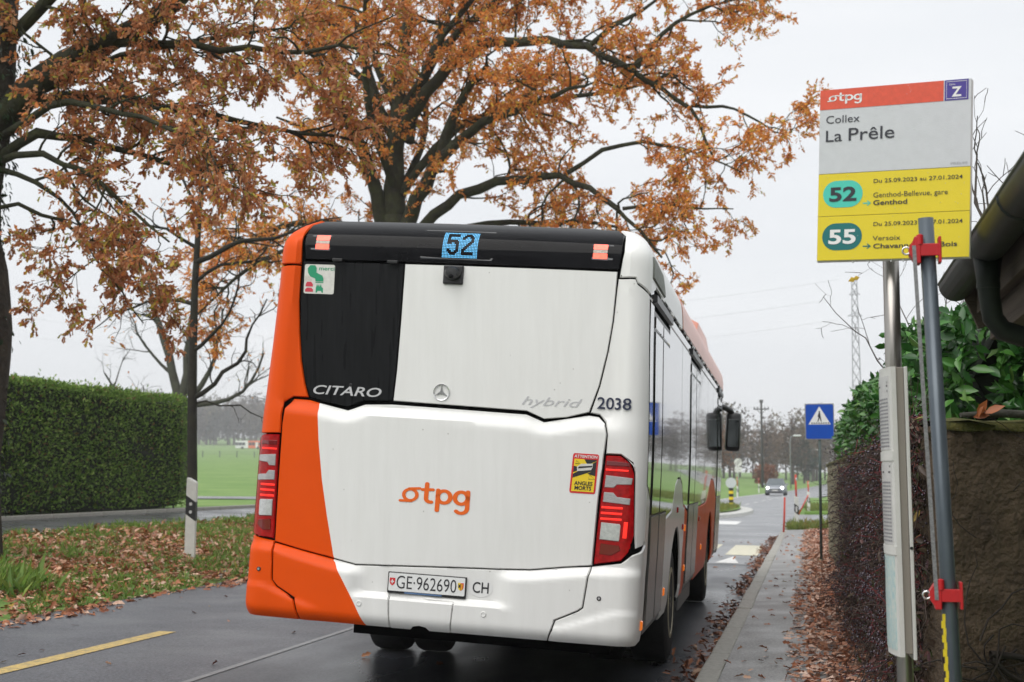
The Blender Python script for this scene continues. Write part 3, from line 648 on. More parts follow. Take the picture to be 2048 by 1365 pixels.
# wheels: upright on the road, body kneels over them
def wheel(x, y, w):
    wx = BUS_LOC[0]+x*cos(YAW)-y*sin(YAW); wy = BUS_LOC[1]+x*sin(YAW)+y*cos(YAW); g0 = gz(wx, wy)+.004; rad = .478
    sg = 1 if x > 0 else -1; b = BM(); hw = w/2
    lathe(b, [(.28, -hw), (.42, -hw), (.465, -hw+.02), (rad, -hw+.05), (rad, hw-.05), (.465, hw-.02), (.42, hw), (.28, hw)], 40, 'X')
    t = obj('wheel', b, bus, m_tyre, 40); t.location = (x, y, g0+rad+.003); t.rotation_euler = (0, R(1.43), 0)
    b = BM(); lathe(b, [(.29, hw-.06), (.285, hw+.004), (.25, hw+.006), (.235, hw-.07), (.14, hw-.09), (.12, hw-.01), (.05, hw+.0), (.02, hw+.0)] if sg > 0 else [(.02, -hw), (.05, -hw), (.12, -hw+.01), (.14, -hw+.09), (.235, -hw+.07), (.25, -hw-.006), (.285, -hw-.004), (.29, -hw+.06)], 32, 'X')
    r_ = obj('rim', b, t, m_rim, 40)
    for k in range(8):
        a = 2*pi*k/8; b = BM(); lathe(b, [(.014, 0), (.014, .03), (.004, .034)], 6, 'X'); n_ = obj('wheel_nut', b, t, m_silver); n_.location = (sg*(hw-.08), .185*cos(a), .185*sin(a)); n_.rotation_euler = (0, 0, 0 if sg > 0 else pi)
    b = BM(); 
for x, y, w in ((1.10, W1+.02, .30), (-1.06, W1+.02, .30), (1.10, W2, .29), (-1.06, W2, .29), (.74, W1+.02, .28), (-.70, W1+.02, .28)): wheel(x, y, w)
# wheel housings
for yc in (W1, W2):
    for sg in (1, -1):
        b = BM(); P0 = [(sg*1.25, yc-AR*cos(pi*k/14)*1.0, max(-.05, -.02+AR*sin(pi*k/14))) for k in range(15)]
        p = [b.verts.new(T(np.array(q))) for q in P0]; q_ = [b.verts.new(T(np.array((sg*.55, q[1], q[2])))) for q in P0]
        for k in range(14): b.faces.new((p[k], p[k+1], q_[k+1], q_[k]))
        b.faces.new(q_); obj('wheel_housing', b, bus, m_gap)
# mud flap under the rear door
side('step_flap', [([(4.35, -.16), (6.0, -.16), (6.0, -.01), (4.35, -.01)], 0)], mat('flap_grey', (.2, .2, .2), .5), off=-.02)


# ------------------------------------------------------------------ foliage and branch builders
LEAF_OAK = (np.array([(0, 0, 0), (.20, .28, .05), (.11, .45, .02), (.23, .68, .05), (0, 1, -.06), (-.23, .68, .05), (-.11, .45, .02), (-.20, .28, .05), (0, .55, -.03)]),
            np.array([(0, 1, 8), (1, 2, 8), (2, 3, 8), (3, 4, 8), (4, 5, 8), (5, 6, 8), (6, 7, 8), (7, 0, 8)]))
LEAF_OVAL = (np.array([(0, 0, 0), (.19, .3, .05), (.20, .6, .05), (0, 1, -.08), (-.20, .6, .05), (-.19, .3, .05), (0, .5, -.02)]),
             np.array([(0, 1, 6), (1, 2, 6), (2, 3, 6), (3, 4, 6), (4, 5, 6), (5, 0, 6)]))
LEAF_SMALL = (np.array([(0, 0, 0), (.24, .5, .06), (0, 1, -.04), (-.24, .5, .06)]), np.array([(0, 1, 2), (0, 2, 3)]))
BLADE = (np.array([(-.04, 0, 0), (.04, 0, 0), (.025, .6, .08), (-.02, 1, .28)]), np.array([(0, 1, 2), (0, 2, 3)]))
def unit(a): return a/np.maximum(np.linalg.norm(a, axis=-1, keepdims=True), 1e-9)
def leaves_mesh(name, P, D, size, tmpl, cols, nrm=None, r=rng, jit=.12):
    """one mesh of many leaves: position, direction of the leaf axis, size, colour per leaf"""
    n = len(P); D = unit(np.asarray(D, float)); U = r.normal(size=(n, 3)) if nrm is None else nrm+r.normal(size=(n, 3))*.45
    X_ = unit(np.cross(D, U)); Z_ = np.cross(X_, D); tv, tf = tmpl; sz = np.broadcast_to(np.asarray(size, float), (n,))[:, None, None]
    V = np.asarray(P)[:, None, :]+sz*(tv[None, :, 0:1]*X_[:, None, :]+tv[None, :, 1:2]*D[:, None, :]+tv[None, :, 2:3]*Z_[:, None, :]*r.uniform(.3, 2.2, (n, 1, 1)))
    k = len(tv); F = (tf[None]+(np.arange(n)*k)[:, None, None]).reshape(-1, 3)
    c = np.asarray(cols)*(1+r.normal(size=(n, 1))*jit); c = np.clip(np.repeat(c[:, None, :], k, 1), 0.003, 1).reshape(-1, 3)
    return npmesh(name, V.reshape(-1, 3), F, c)
def pick(pal, w, n, r=rng): return np.array(pal)[r.choice(len(pal), n, p=np.array(w)/sum(w))]
def tubes_mesh(name, brs, sides):
    """all branches (pts, radii, level) in one mesh of quads"""
    VV = []; FF = []; off = 0
    for pts, rad, lv in brs:
        n = sides[min(lv, len(sides)-1)]; pts = np.asarray(pts); d = np.gradient(pts, axis=0); d = unit(d)
        ref = np.array([.3, .9, .2]) if abs(d[0][2]) > .7 else np.array([0, 0, 1.]); a = unit(np.cross(d, ref)); b_ = np.cross(d, a)
        ang = np.arange(n)*2*pi/n
        ring = pts[:, None, :]+np.asarray(rad)[:, None, None]*(a[:, None, :]*np.cos(ang)[None, :, None]+b_[:, None, :]*np.sin(ang)[None, :, None])
        m_ = len(pts); VV.append(ring.reshape(-1, 3)); i = np.arange(n); j = (i+1) % n
        for q in range(m_-1): FF.append(np.stack([off+q*n+i, off+q*n+j, off+(q+1)*n+j, off+(q+1)*n+i], -1))
        off += m_*n
    return npmesh(name, np.concatenate(VV), np.concatenate(FF), smooth=True)
def resample(pts, n):
    pts = np.asarray(pts, float); d = np.r_[0, np.cumsum(np.linalg.norm(np.diff(pts, axis=0), axis=1))]; t = np.linspace(0, d[-1], n)
    P = np.stack([np.interp(t, d, pts[:, k]) for k in range(3)], -1)
    for _ in range(2): P[1:-1] = (P[:-2]+2*P[1:-1]+P[2:])/4
    return P, d[-1]
def wander(p, d, Ln, n, wob, grav, r):
    P = [np.array(p, float)]; d = np.array(d, float)
    for k in range(n):
        d = d+r.normal(size=3)*wob+np.array([0, 0, grav]); d = d/np.linalg.norm(d); P.append(P[-1]+d*Ln/n)
    return np.array(P)
def grow(limbs, r, spac=(.5, .3, .2), length=(1.7, .8, .4), start=(.25, .15, .1), up=(.15, .1, 0.), wob=.28, grav=(0., -.02, -.05), cut=None):
    """limbs: (pts, r0, r1). returns branches by level and the twigs that carry leaves"""
    brs = []; twigs = []
    cur = []
    for pts, r0, r1 in limbs:
        n = max(4, int(len(pts)*2)); P, Ln = resample(pts, n); P[1:-1] += r.normal(size=(n-2, 3))*.03
        brs.append((P, np.linspace(r0, r1, n)*(1+r.normal(size=n)*.05), 0)); cur.append((P, np.linspace(r0, r1, n), Ln))
    for lv in range(3):
        nxt = []
        for P, rad, Ln in cur:
            if Ln < .12: continue
            cnt = max(1, int(Ln*(1-start[lv])/spac[lv]+r.random()))
            for _ in range(cnt):
                t = start[lv]+(1-start[lv])*r.random()**.8; x = t*(len(P)-1); i = min(int(x), len(P)-2); f = x-i; p = P[i]*(1-f)+P[i+1]*f; tg = unit(P[i+1]-P[i])
                q = r.normal(size=3); q -= tg*(q@tg); q = q/np.linalg.norm(q); d = tg*r.uniform(.35, .9)+q*r.uniform(.6, 1.)+np.array([0, 0, up[lv]]); d = d/np.linalg.norm(d)
                l_ = length[lv]*r.uniform(.5, 1.25)*(1.15-.4*t); rb = min(rad[i]*.6, .018*l_+.004) if lv < 2 else .0035
                if cut is not None and not cut(p+d*l_): l_ *= .45
                n = (6, 4, 3)[lv]; Q = wander(p, d, l_, n, wob, grav[lv], r); rr_ = np.linspace(rb, rb*.35+.0012, n+1)
                brs.append((Q, rr_, lv+1)); nxt.append((Q, rr_, l_))
                if lv == 2 or (lv == 1 and r.random() < .6): twigs.append(Q)
            if lv > 0: twigs.append(P[len(P)//2:])
        cur = nxt
    return brs, twigs
def twig_leaves(twigs, per, r, droop=.35, spread=.05):
    P = []; D = []
    for Q in twigs:
        n = r.poisson(per)
        if not n: continue
        t = r.uniform(.25, 1.0, n)*(len(Q)-1); i = np.minimum(t.astype(int), len(Q)-2); f = (t-i)[:, None]
        p = Q[i]*(1-f)+Q[i+1]*f; d = unit(Q[i+1]-Q[i])+r.normal(size=(n, 3))*.8-np.array([0, 0, droop])
        P.append(p+r.normal(size=(n, 3))*spread*.4); D.append(d)
    return np.concatenate(P), np.concatenate(D)
m_leaf = mat('autumn_leaf', (.3, .1, .03), .6, attr=True, trans=.5, spec=.15)
m_litter = mat('fallen_leaf', (.3, .1, .03), .45, attr=True, spec=.4)
m_green_leaf = mat('hedge_leaf', (.05, .1, .02), .55, attr=True, trans=.35, spec=.2)
m_laurel = mat('laurel_leaf', (.03, .1, .02), .28, attr=True, trans=.12, spec=.5)
m_bark = mat('oak_bark', (.020, .018, .013), .95, col2=(.042, .046, .018), vscale=5, bump=.03, bscale=16)
m_bark2 = mat('grey_bark', (.035, .031, .025), .9, col2=(.06, .062, .045), vscale=4, bump=.02, bscale=18)
m_twig = mat('bare_twig', (.07, .058, .05), .9, var=.3, vscale=4)
OAK = [(.74, .28, .07), (.82, .40, .13), (.60, .205, .055), (.84, .47, .18), (.76, .52, .08), (.46, .40, .07), (.88, .35, .07)]
def P3(lst, y, dy=0.):
    """list of (x, z) with a depth that drifts by dy along the limb"""
    n = len(lst); return [(x, y+dy*(k/(n-1))**1.2, z) for k, (x, z) in enumerate(lst)]
def trunk_mesh(pts, rad, n=18, rough=.06, r=rng):
    P, Ln = resample(pts, 26); rd = np.interp(np.linspace(0, 1, 26), np.linspace(0, 1, len(rad)), rad); b = BM(); rings = []
    for k in range(26):
        ring = []
        for j in range(n):
            a = 2*pi*j/n; w = rd[k]*(1+rough*(sin(3*a+k*.5)+.6*sin(5*a-k*.9)+r.normal()*.5)); ring.append(b.verts.new((P[k][0]+w*cos(a), P[k][1]+w*sin(a), P[k][2])))
        rings.append(ring)
    for p, q in zip(rings, rings[1:]):
        for j in range(n): b.faces.new((p[j], p[(j+1) % n], q[(j+1) % n], q[j])).smooth = True
    b.faces.new(rings[-1]); return b

# ------------------------------------------------------------------ the big oak behind the bus
def big_oak():
    r = np.random.default_rng(11); Y = 31.
    t = empty('oak_tree', (-9.3, Y, gz(-9.3, Y)), 0, 'large spreading oak with rust-brown leaves and mossy limbs behind the bus', 'tree')
    limbs = [
     (P3([(-9.23, 7.3), (-9.24, 8.7), (-9.18, 9.41)], Y), .33, .24), (P3([(-9.18, 9.41), (-9.23, 10.23), (-9.14, 11.18), (-8.97, 12.12), (-9.16, 13.57), (-9.3, 15.6)], Y, .5), .23, .06),
     (P3([(-9.2, 9.2), (-9.86, 10.51), (-10.3, 11.13), (-11.1, 11.66), (-11.6, 11.69), (-12.28, 11.25)], Y, 1.2), .16, .04), (P3([(-9.8, 10.39), (-10.37, 11.97), (-11.11, 12.51), (-12.37, 12.9)], Y+.3, 1.), .13, .04),
     (P3([(-9.35, 6.4), (-9.55, 7.55), (-9.78, 8.49), (-10.09, 9.33), (-10.47, 10.3), (-10.85, 11.04), (-11.1, 11.42)], Y, -1.), .25, .07), (P3([(-9.84, 8.5), (-10.46, 9.11), (-11.07, 9.38), (-11.69, 9.65)], Y-.3, -.9), .1, .03),
     (P3([(-9.2, 6.3), (-8.80, 7.52), (-8.52, 8.09), (-7.94, 8.88), (-7.7, 9.68), (-7.47, 10.14), (-6.77, 10.56)], Y, -1.2), .27, .07), (P3([(-8.17, 8.54), (-7.47, 9.09), (-6.77, 9.4), (-6.07, 9.48), (-5.38, 9.68), (-4.47, 9.74)], Y-.5, -1.5), .17, .04),
     (P3([(-9.18, 9.3), (-8.66, 10.08), (-7.95, 10.99), (-7.24, 11.3), (-6.19, 11.4), (-5.26, 11.23), (-4.58, 11.07), (-3.79, 10.56), (-3.23, 10.02), (-2.35, 9.51), (-2.14, 8.94), (-1.93, 8.37)], Y, -1.), .19, .035), (P3([(-3.56, 10.49), (-3.0, 11.37), (-2.21, 11.78), (-1.11, 12.04)], Y-.6, .3), .08, .02),
     (P3([(-9.1, 6.6), (-8.52, 7.3), (-7.7, 7.88), (-6.88, 8.14), (-6.07, 8.1), (-5.05, 8.11), (-4.48, 7.69), (-3.81, 7.22), (-3.38, 6.64), (-2.94, 6.07)], Y, -1.8), .18, .03), (P3([(-8.9, 9.2), (-8.78, 10.56), (-8.54, 11.38), (-8.19, 12.3), (-7.96, 13.72)], Y, 1.), .13, .05),
     (P3([(-9.0, 6.5), (-7.93, 7.2), (-6.77, 7.44), (-5.62, 7.28), (-4.93, 7.6), (-3.82, 7.1)], Y, 1.5), .13, .03), (P3([(-9.3, 6.6), (-9.59, 7.2), (-11.04, 7.49), (-12.03, 7.64), (-13.02, 7.21), (-14.02, 7.12)], Y, 1.2), .15, .04), (P3([(-9.4, 6.4), (-10.31, 7.11), (-12.01, 6.7), (-12.99, 6.02), (-13.6, 5.21)], Y, -1.), .11, .03),
     (P3([(-9.1, 8.), (-8.3, 9.4), (-7., 10.2), (-5.6, 10.4), (-4.2, 10.6), (-2.9, 11.2)], Y, 2.4), .14, .03), (P3([(-9.1, 9.6), (-8.2, 11.6), (-6.6, 12.8), (-4.8, 13.2), (-3., 13.)], Y, .6), .15, .03), (P3([(-9.1, 10.), (-7.6, 12.2), (-6., 13.9), (-4.5, 14.8)], Y, -1.), .12, .03),
     (P3([(-9.2, 10.), (-10.2, 12.4), (-11.5, 13.8), (-13., 14.4)], Y, -.5), .13, .03), (P3([(-9.2, 8.), (-9.6, 9.2), (-9.4, 10.8), (-9., 12.5)], Y, -3.2), .14, .03), (P3([(-9.2, 8.), (-8.8, 9.2), (-9., 10.8), (-9.6, 12.5)], Y, 3.4), .14, .03),
     (P3([(-5.05, 8.11), (-4.2, 8.7), (-3.2, 8.8), (-2.2, 8.4), (-1.3, 7.9)], Y-1., -.3), .07, .02), (P3([(-2.35, 9.51), (-1.6, 9.5), (-.9, 9.1), (-.3, 8.8)], Y-.8, .2), .05, .015), (P3([(-4.58, 11.07), (-3.2, 12.0), (-2.0, 12.9)], Y-.6, .2), .07, .02), (P3([(-3.81, 7.22), (-3.0, 7.4), (-2.2, 7.1), (-1.5, 7.2)], Y-1.3, .4), .05, .015)]
    b = trunk_mesh([(-9.3, Y, gz(-9.3, Y)-.2), (-9.28, Y, 1.4), (-9.3, Y, 4.), (-9.26, Y, 6.2), (-9.23, Y, 7.5)], [.68, .48, .42, .40, .29], r=r)
    for v in b.verts: v.co -= t.location
    tr = obj('trunk', b, t, m_bark)
    limbs = [(a, r0*.82, r1*.8) for a, r0, r1 in limbs]
    brs, tw = grow(limbs, r, (.36, .26, .17), (1.7, .85, .42), (.22, .1, .1), (.12, .05, 0.), .30)
    off = np.array(t.location)
    l0 = [(p-off, q, lv) for p, q, lv in brs if lv == 0]; l1 = [(p-off, q, lv) for p, q, lv in brs if lv > 0]
    for p, q, lv in l0: o = obj('limb', tubes_mesh('limb', [(p, q, 0)], (10,)), tr, m_bark)
    tag(obj('twigs', tubes_mesh('twigs', l1, (10, 6, 4, 3)), t, m_bark), kind='stuff')
    P, D = twig_leaves(tw, 16., r)
    tag(obj('crown', leaves_mesh('crown', P-off, D, r.uniform(.045, .125, len(P)), LEAF_OAK, pick(OAK, (5, 4, 4, 2, 1.3, .8, 2.4), len(P), r), r=r), t, m_leaf), kind='stuff')
    return len(P)
n_oak = big_oak()

# ------------------------------------------------------------------ ivy-clad tree at the left edge
def left_tree():
    r = np.random.default_rng(23); Y = 16.; bx_ = -10.13
    t = empty('verge_tree', (bx_, Y, gz(bx_, Y)), 0, 'thick leaning trunk with ivy and dull brown leaves at the left edge', 'tree'); off = np.array(t.location)
    b = trunk_mesh([(bx_-.16, Y, gz(bx_, Y)-.2), (bx_-.12, Y, 1.3), (bx_-.05, Y, 2.4), (bx_+.0, Y, 3.2), (bx_-.30, Y, 4.2), (bx_-.22, Y, 5.2), (bx_-.04, Y, 6.3), (bx_+.1, Y, 8.4), (bx_+.2, Y, 10.)], [.44, .36, .38, .47, .34, .31, .28, .2, .1], rough=.07, r=r)
    for v in b.verts: v.co -= t.location
    tr = obj('trunk', b, t, mat('dark_ridged_bark', (.022, .018, .015), .95, col2=(.055, .048, .034), vscale=7, bump=.05, bscale=14))
    limbs = [(P3([(-10.1, 6.0), (-9.33, 6.75), (-8.64, 7.02), (-7.97, 7.35), (-7.2, 8.1)], Y, .4), .21, .08), (P3([(-9.98, 5.55), (-9.57, 5.87), (-8.95, 5.82), (-8.4, 5.64), (-7.72, 5.35), (-6.9, 5.1)], Y, .5), .07, .015),
             (P3([(-9.98, 5.5), (-9.4, 5.6), (-8.6, 5.2), (-7.9, 4.7), (-7.4, 4.3)], Y, -.5), .05, .012), (P3([(-9.98, 5.4), (-9.5, 5.3), (-8.9, 4.7), (-8.5, 4.1)], Y, .2), .04, .01), (P3([(-10., 6.2), (-9., 6.4), (-8., 6.2), (-7., 6.0), (-6.1, 5.9), (-5.5, 5.8)], Y, 1.2), .08, .015),
             (P3([(-8.64, 7.02), (-7.6, 6.9), (-6.7, 6.8), (-5.9, 6.9), (-5.3, 6.8)], Y+.2, .3), .07, .015), (P3([(-10., 7.), (-9., 7.8), (-8., 8.1), (-6.8, 8.2), (-5.8, 8.0)], Y, -.8), .09, .02), (P3([(-10., 5.8), (-9.2, 6.2), (-8.2, 6.0), (-7.3, 5.6), (-6.5, 5.3)], Y, -1.2), .06, .012),
             (P3([(-10., 4.9), (-9.6, 5.0), (-9.0, 4.6), (-8.6, 3.9), (-8.4, 3.5)], Y, .9), .03, .008), (P3([(-10., 6.5), (-10.8, 7.4), (-11.8, 8.0), (-13., 8.2)], Y, .5), .12, .03), (P3([(-10., 7.4), (-9.8, 8.8), (-9.2, 10.2), (-8.6, 11.4)], Y, .5), .14, .03), (P3([(-10.1, 7.), (-10.2, 8.), (-10.4, 8.8), (-10.8, 9.4)], Y, -3.), .12, .03), (P3([(-9.98, 6.1), (-9.0, 6.9), (-7.9, 7.3), (-6.8, 7.6)], Y, 1.8), .07, .015)]
    brs, tw = grow(limbs, r, (.26, .19, .13), (1.0, .55, .3), (.15, .1, .1), (-.02, -.03, -.05), .26, (-.01, -.04, -.06))
    for p, q, lv in [x for x in brs if x[2] == 0]: obj('limb', tubes_mesh('limb', [(p-off, q, 0)], (10,)), tr, m_bark)
    tag(obj('twigs', tubes_mesh('twigs', [(p-off, q, lv) for p, q, lv in brs if lv > 0], (8, 5, 4, 3)), t, m_bark), kind='stuff')
    P, D = twig_leaves(tw, 14., r, .6)
    pal = [(.54, .225, .105), (.64, .32, .17), (.40, .155, .075), (.72, .42, .25), (.64, .46, .09), (.38, .37, .08), (.72, .27, .085)]
    tag(obj('crown', leaves_mesh('crown', P-off, D, r.uniform(.045, .11, len(P)), LEAF_OAK, pick(pal, (5, 3.4, 3.4, 1.8, 1.5, 1.5, 1.2), len(P), r), r=r), t, m_leaf), kind='stuff')
    n = 1500; z = np.r_[r.uniform(4.3, 7.2, 1000), r.uniform(.6, 4.2, 500)]; a = r.uniform(0, 2*pi, n); rad = .33+r.random(n)*.14+np.where(z < 4.3, .0, .03)
    Pi = np.stack([bx_+np.interp(z, [.4, 1.3, 2.4, 3.2, 4.2, 5.2, 6.3, 8.4], [-.16, -.12, -.05, 0, -.3, -.22, -.04, .1])+(rad-.03)*np.cos(a), Y+rad*np.sin(a), z], -1); Di = np.stack([np.cos(a)*.4, np.sin(a)*.4, -.7+0*a], -1)+r.normal(size=(n, 3))*.3; Ni = np.stack([np.cos(a), np.sin(a), .4+0*a], -1)
    tag(obj('ivy', leaves_mesh('ivy', Pi-off, Di, r.uniform(.06, .12, n), LEAF_OVAL, pick([(.012, .03, .012), (.02, .045, .014), (.03, .05, .02)], (3, 3, 1), n, r), Ni, r), t, m_laurel), kind='stuff')
    # low bare sprays with a few leaves
    return len(P)
n_left = left_tree()

# ------------------------------------------------------------------ slim verge tree
m_bark3 = mat('dark_slim_bark', (.014, .012, .010), .95, col2=(.03, .028, .018), vscale=6, bump=.015, bscale=20)
def slim_tree():
    r = np.random.default_rng(5); Y = 25.; x0 = -11.4
    t = empty('slim_tree', (x0, Y, gz(x0, Y)), 0, 'slim straight-trunked young tree beside the end of the clipped hedge', 'tree'); off = np.array(t.location)
    b = trunk_mesh([(x0+.02, Y, gz(x0, Y)-.1), (x0+.05, Y, 1.5), (x0, Y, 3.2), (x0, Y, 4.9), (x0+.05, Y, 6.), (x0+.1, Y, 7.5)], [.115, .092, .088, .07, .055, .03], n=12, rough=.03, r=r)
    for v in b.verts: v.co -= t.location
    tr = obj('trunk', b, t, m_bark3)
    limbs = [(P3([(x0, 3.0), (x0+.55, 3.25), (x0+.95, 3.8), (x0+1.1, 4.4), (x0+1.35, 4.9)], Y, .3), .05, .012), (P3([(x0, 3.9), (x0+.5, 4.2), (x0+.9, 4.7), (x0+1.0, 5.4)], Y, -.2), .045, .012), (P3([(x0, 4.8), (x0-.7, 5.0), (x0-1.6, 4.7), (x0-2.3, 4.3)], Y, .2), .04, .008), (P3([(x0, 5.2), (x0+.6, 5.6), (x0+1.3, 5.6), (x0+2.0, 5.6)], Y, .4), .04, .01),
             (P3([(x0, 5.6), (x0+.9, 6.0), (x0+1.6, 5.9), (x0+2.2, 6.2), (x0+3., 6.3)], Y, -.3), .06, .012), (P3([(x0, 5.9), (x0-.7, 6.3), (x0-1.5, 6.4)], Y, -.3), .04, .01), (P3([(x0, 6.5), (x0-.3, 7.4), (x0-.8, 8.2)], Y, .1), .04, .01), (P3([(x0, 6.8), (x0+.5, 7.6), (x0+.9, 8.4)], Y, .1), .04, .01), (P3([(x0, 2.9), (x0+.7, 2.95), (x0+1.4, 2.75), (x0+1.9, 2.3)], Y, .2), .02, .005)]
    brs, tw = grow(limbs, r, (.34, .28, .2), (.85, .45, .25), (.2, .15, .1), (.15, .05, 0), .25)
    for p, q, lv in [x for x in brs if x[2] == 0]: obj('limb', tubes_mesh('limb', [(p-off, q, 0)], (8,)), tr, m_bark3)
    tag(obj('twigs', tubes_mesh('twigs', [(p-off, q, lv) for p, q, lv in brs if lv > 0], (6, 4, 3, 3)), t, m_bark3), kind='stuff')
    P, D = twig_leaves(tw, 1.8, r, .6); k = r.random(len(P)) < np.clip((P[:, 2]-3.4)/2.2, .05, 1.); P = P[k]; D = D[k]
    tag(obj('crown', leaves_mesh('crown', P-off, D, r.uniform(.07, .13, len(P)), LEAF_OAK, pick(OAK, (4, 3, 4, 1.6, 1.3, .9, 1.), len(P), r), r=r), t, m_leaf), kind='stuff')
slim_tree()
# pollarded bare tree behind the hedge
def bare_tree(name, x0, Y, stems, label, seed, scale=1., leaves=0., spac=(.5, .3, .25), length=(1.6, .9, .5), up=(.5, .2, 0), mt=None):
    r = np.random.default_rng(seed); z0 = gz(x0, Y); t = empty(name, (x0, Y, z0), 0, label, 'tree'); off = np.array(t.location)
    limbs = [([(x0+a*scale, Y+c*scale, z0+h*scale) for a, c, h in s], r0*scale, r1*scale) for s, r0, r1 in stems]
    brs, tw = grow(limbs[1:], r, spac, length, (.3, .2, .1), up, .22)
    P, _ = resample(limbs[0][0], 10); obj('trunk', tubes_mesh('trunk', [(P-off, np.linspace(limbs[0][1], limbs[0][2], 10), 0)], (12,)), t, mt or m_bark2)
    tag(obj('branches', tubes_mesh('branches', [(p-off, q, lv) for p, q, lv in brs], (9, 5, 3, 3)), t, mt or m_bark2), kind='stuff')
    if leaves:
        P, D = twig_leaves(tw, leaves, r, .5); tag(obj('crown', leaves_mesh('crown', P-off, D, r.uniform(.08, .14, len(P)), LEAF_OAK, pick(OAK, (4, 3, 4, 1, 1, .5, 1), len(P), r), r=r), t, m_leaf), kind='stuff')
    return t
bare_tree('pollard_tree', -21.4, 46, [([(0, 0, -.2), (0, 0, 2.), (.05, 0, 3.4)], .34, .30), ([(0, 0, 3.2), (-.3, 0, 4.4), (-.8, .2, 5.6), (-1.3, .3, 7.), (-1.6, .3, 8.4)], .19, .05), ([(0, 0, 3.2), (.2, .1, 4.6), (.2, .2, 6.), (.5, .2, 7.4)], .18, .05), ([(.1, 0, 3.1), (.8, .1, 3.9), (1.3, .1, 5.2), (1.4, .2, 6.6)], .12, .035), ([(0, 0, 3.2), (-1.2, 0, 3.4), (-2.4, .2, 3.5), (-3., .2, 4.4)], .09, .03), ([(-.2, 0, 4.2), (-.9, .3, 4.7), (-1.8, .3, 5.6), (-2.2, .3, 6.6)], .07, .02), ([(.1, 0, 3.2), (1.6, 0, 3.3), (2.6, .1, 3.8), (3., .1, 5.0)], .1, .03)],
          'bare grey pollarded tree with upright stems rising behind the clipped hedge', 31, 1., .12, (.42, .3, .22), (1.5, .8, .5))

# ------------------------------------------------------------------ hedges
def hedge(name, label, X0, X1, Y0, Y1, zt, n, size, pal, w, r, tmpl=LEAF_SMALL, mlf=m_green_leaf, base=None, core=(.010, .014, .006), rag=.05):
    z0 = base if base is not None else gz((X0+X1)/2, (Y0+Y1)/2); t = empty(name, ((X0+X1)/2, (Y0+Y1)/2, z0), 0, label, 'hedge'); off = np.array(t.location)
    b = BM(); bmesh.ops.create_grid(b, x_segments=1, y_segments=1, size=.5); b.clear()
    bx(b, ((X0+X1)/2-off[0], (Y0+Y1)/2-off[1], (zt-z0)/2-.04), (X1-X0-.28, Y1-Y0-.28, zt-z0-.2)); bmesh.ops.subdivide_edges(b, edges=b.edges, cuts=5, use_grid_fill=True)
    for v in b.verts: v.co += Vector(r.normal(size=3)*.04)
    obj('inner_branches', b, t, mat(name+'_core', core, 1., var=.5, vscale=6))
    A = {'x0': (Y1-Y0)*(zt-z0), 'x1': (Y1-Y0)*(zt-z0)*.4, 'y0': (X1-X0)*(zt-z0), 'y1': (X1-X0)*(zt-z0), 't': (X1-X0)*(Y1-Y0)*.8}
    tot = sum(A.values()); Ps = []; Ns = []
    for k, a in A.items():
        m_ = int(n*a/tot); u = r.random(m_); v = r.random(m_)**.97; dpt = -np.abs(r.normal(size=m_))*.09+.02
        wv = rag*(np.sin(u*(Y1-Y0)*2.1)+np.sin(v*7+u*9)+r.normal(size=m_)*.5); dpt = dpt+wv
        if k in ('x0', 'x1'):
            sx = -1 if k == 'x0' else 1; Ps.append(np.stack([(X0 if sx < 0 else X1)+sx*dpt, Y0+u*(Y1-Y0), z0+.06+v*(zt-z0-.06)], -1)); Ns.append(np.tile([sx, 0, .35], (m_, 1)))
        elif k == 't': Ps.append(np.stack([X0+v*(X1-X0), Y0+u*(Y1-Y0), zt+dpt*.6+.02*r.normal(size=m_)], -1)); Ns.append(np.tile([0, 0, 1.], (m_, 1)))
        else:
            sy = -1 if k == 'y0' else 1; Ps.append(np.stack([X0+u*(X1-X0), (Y0 if sy < 0 else Y1)+sy*dpt, z0+.06+v*(zt-z0-.06)], -1)); Ns.append(np.tile([0, sy, .35], (m_, 1)))
    P = np.concatenate(Ps); Nn = np.concatenate(Ns); D = Nn*.5+r.normal(size=P.shape)*.6+np.array([0, 0, .15])
    tag(obj('foliage', leaves_mesh('foliage', P-off, D, r.uniform(*size, len(P)), tmpl, pick(pal, w, len(P), r), Nn, r), t, mlf), kind='stuff')
    return t, off
HP = [(.085, .16, .03), (.15, .26, .05), (.22, .35, .07), (.33, .44, .12), (.20, .13, .055)]
r8 = np.random.default_rng(8)
t, off = hedge('clipped_hedge', 'tall flat-topped clipped green hedge along the far footpath', -16.1, -14.8, 19., 32.3, 3.42, 85000, (.055, .095), HP, (4, 5, 3, 1, .6), r8, rag=.04)
b = BM()
for k in range(26):
    y = 19.3+k*.5; tube(b, [(-14.95+r8.normal()*.05-off[0], y-off[1], -.02), (-15.0-off[0], y+r8.normal()*.1-off[1], .6)], .02, 5)
n_ = 2600; Ps_ = np.stack([r8.uniform(-16.1, -14.75, n_), r8.uniform(19, 32.3, n_), 3.40+np.abs(r8.normal(size=n_))*.055*(.4+np.sin(r8.uniform(19, 32.3, n_)*3)**2)], -1); Ps_[:900, 0] = -14.78+np.abs(r8.normal(size=900))*.05; Ps_[:900, 2] = r8.uniform(1., 3.4, 900)
tag(obj('stray_shoots', leaves_mesh('stray_shoots', Ps_-off, r8.normal(size=(n_, 3))*.5+np.array([.2, 0, .8]), r8.uniform(.05, .10, n_), LEAF_SMALL, pick(HP, (1, 3, 4, 3, .3), n_, r8), r=r8), t, m_green_leaf), kind='stuff')
tag(obj('stems', b, t, m_twig), kind='stuff')

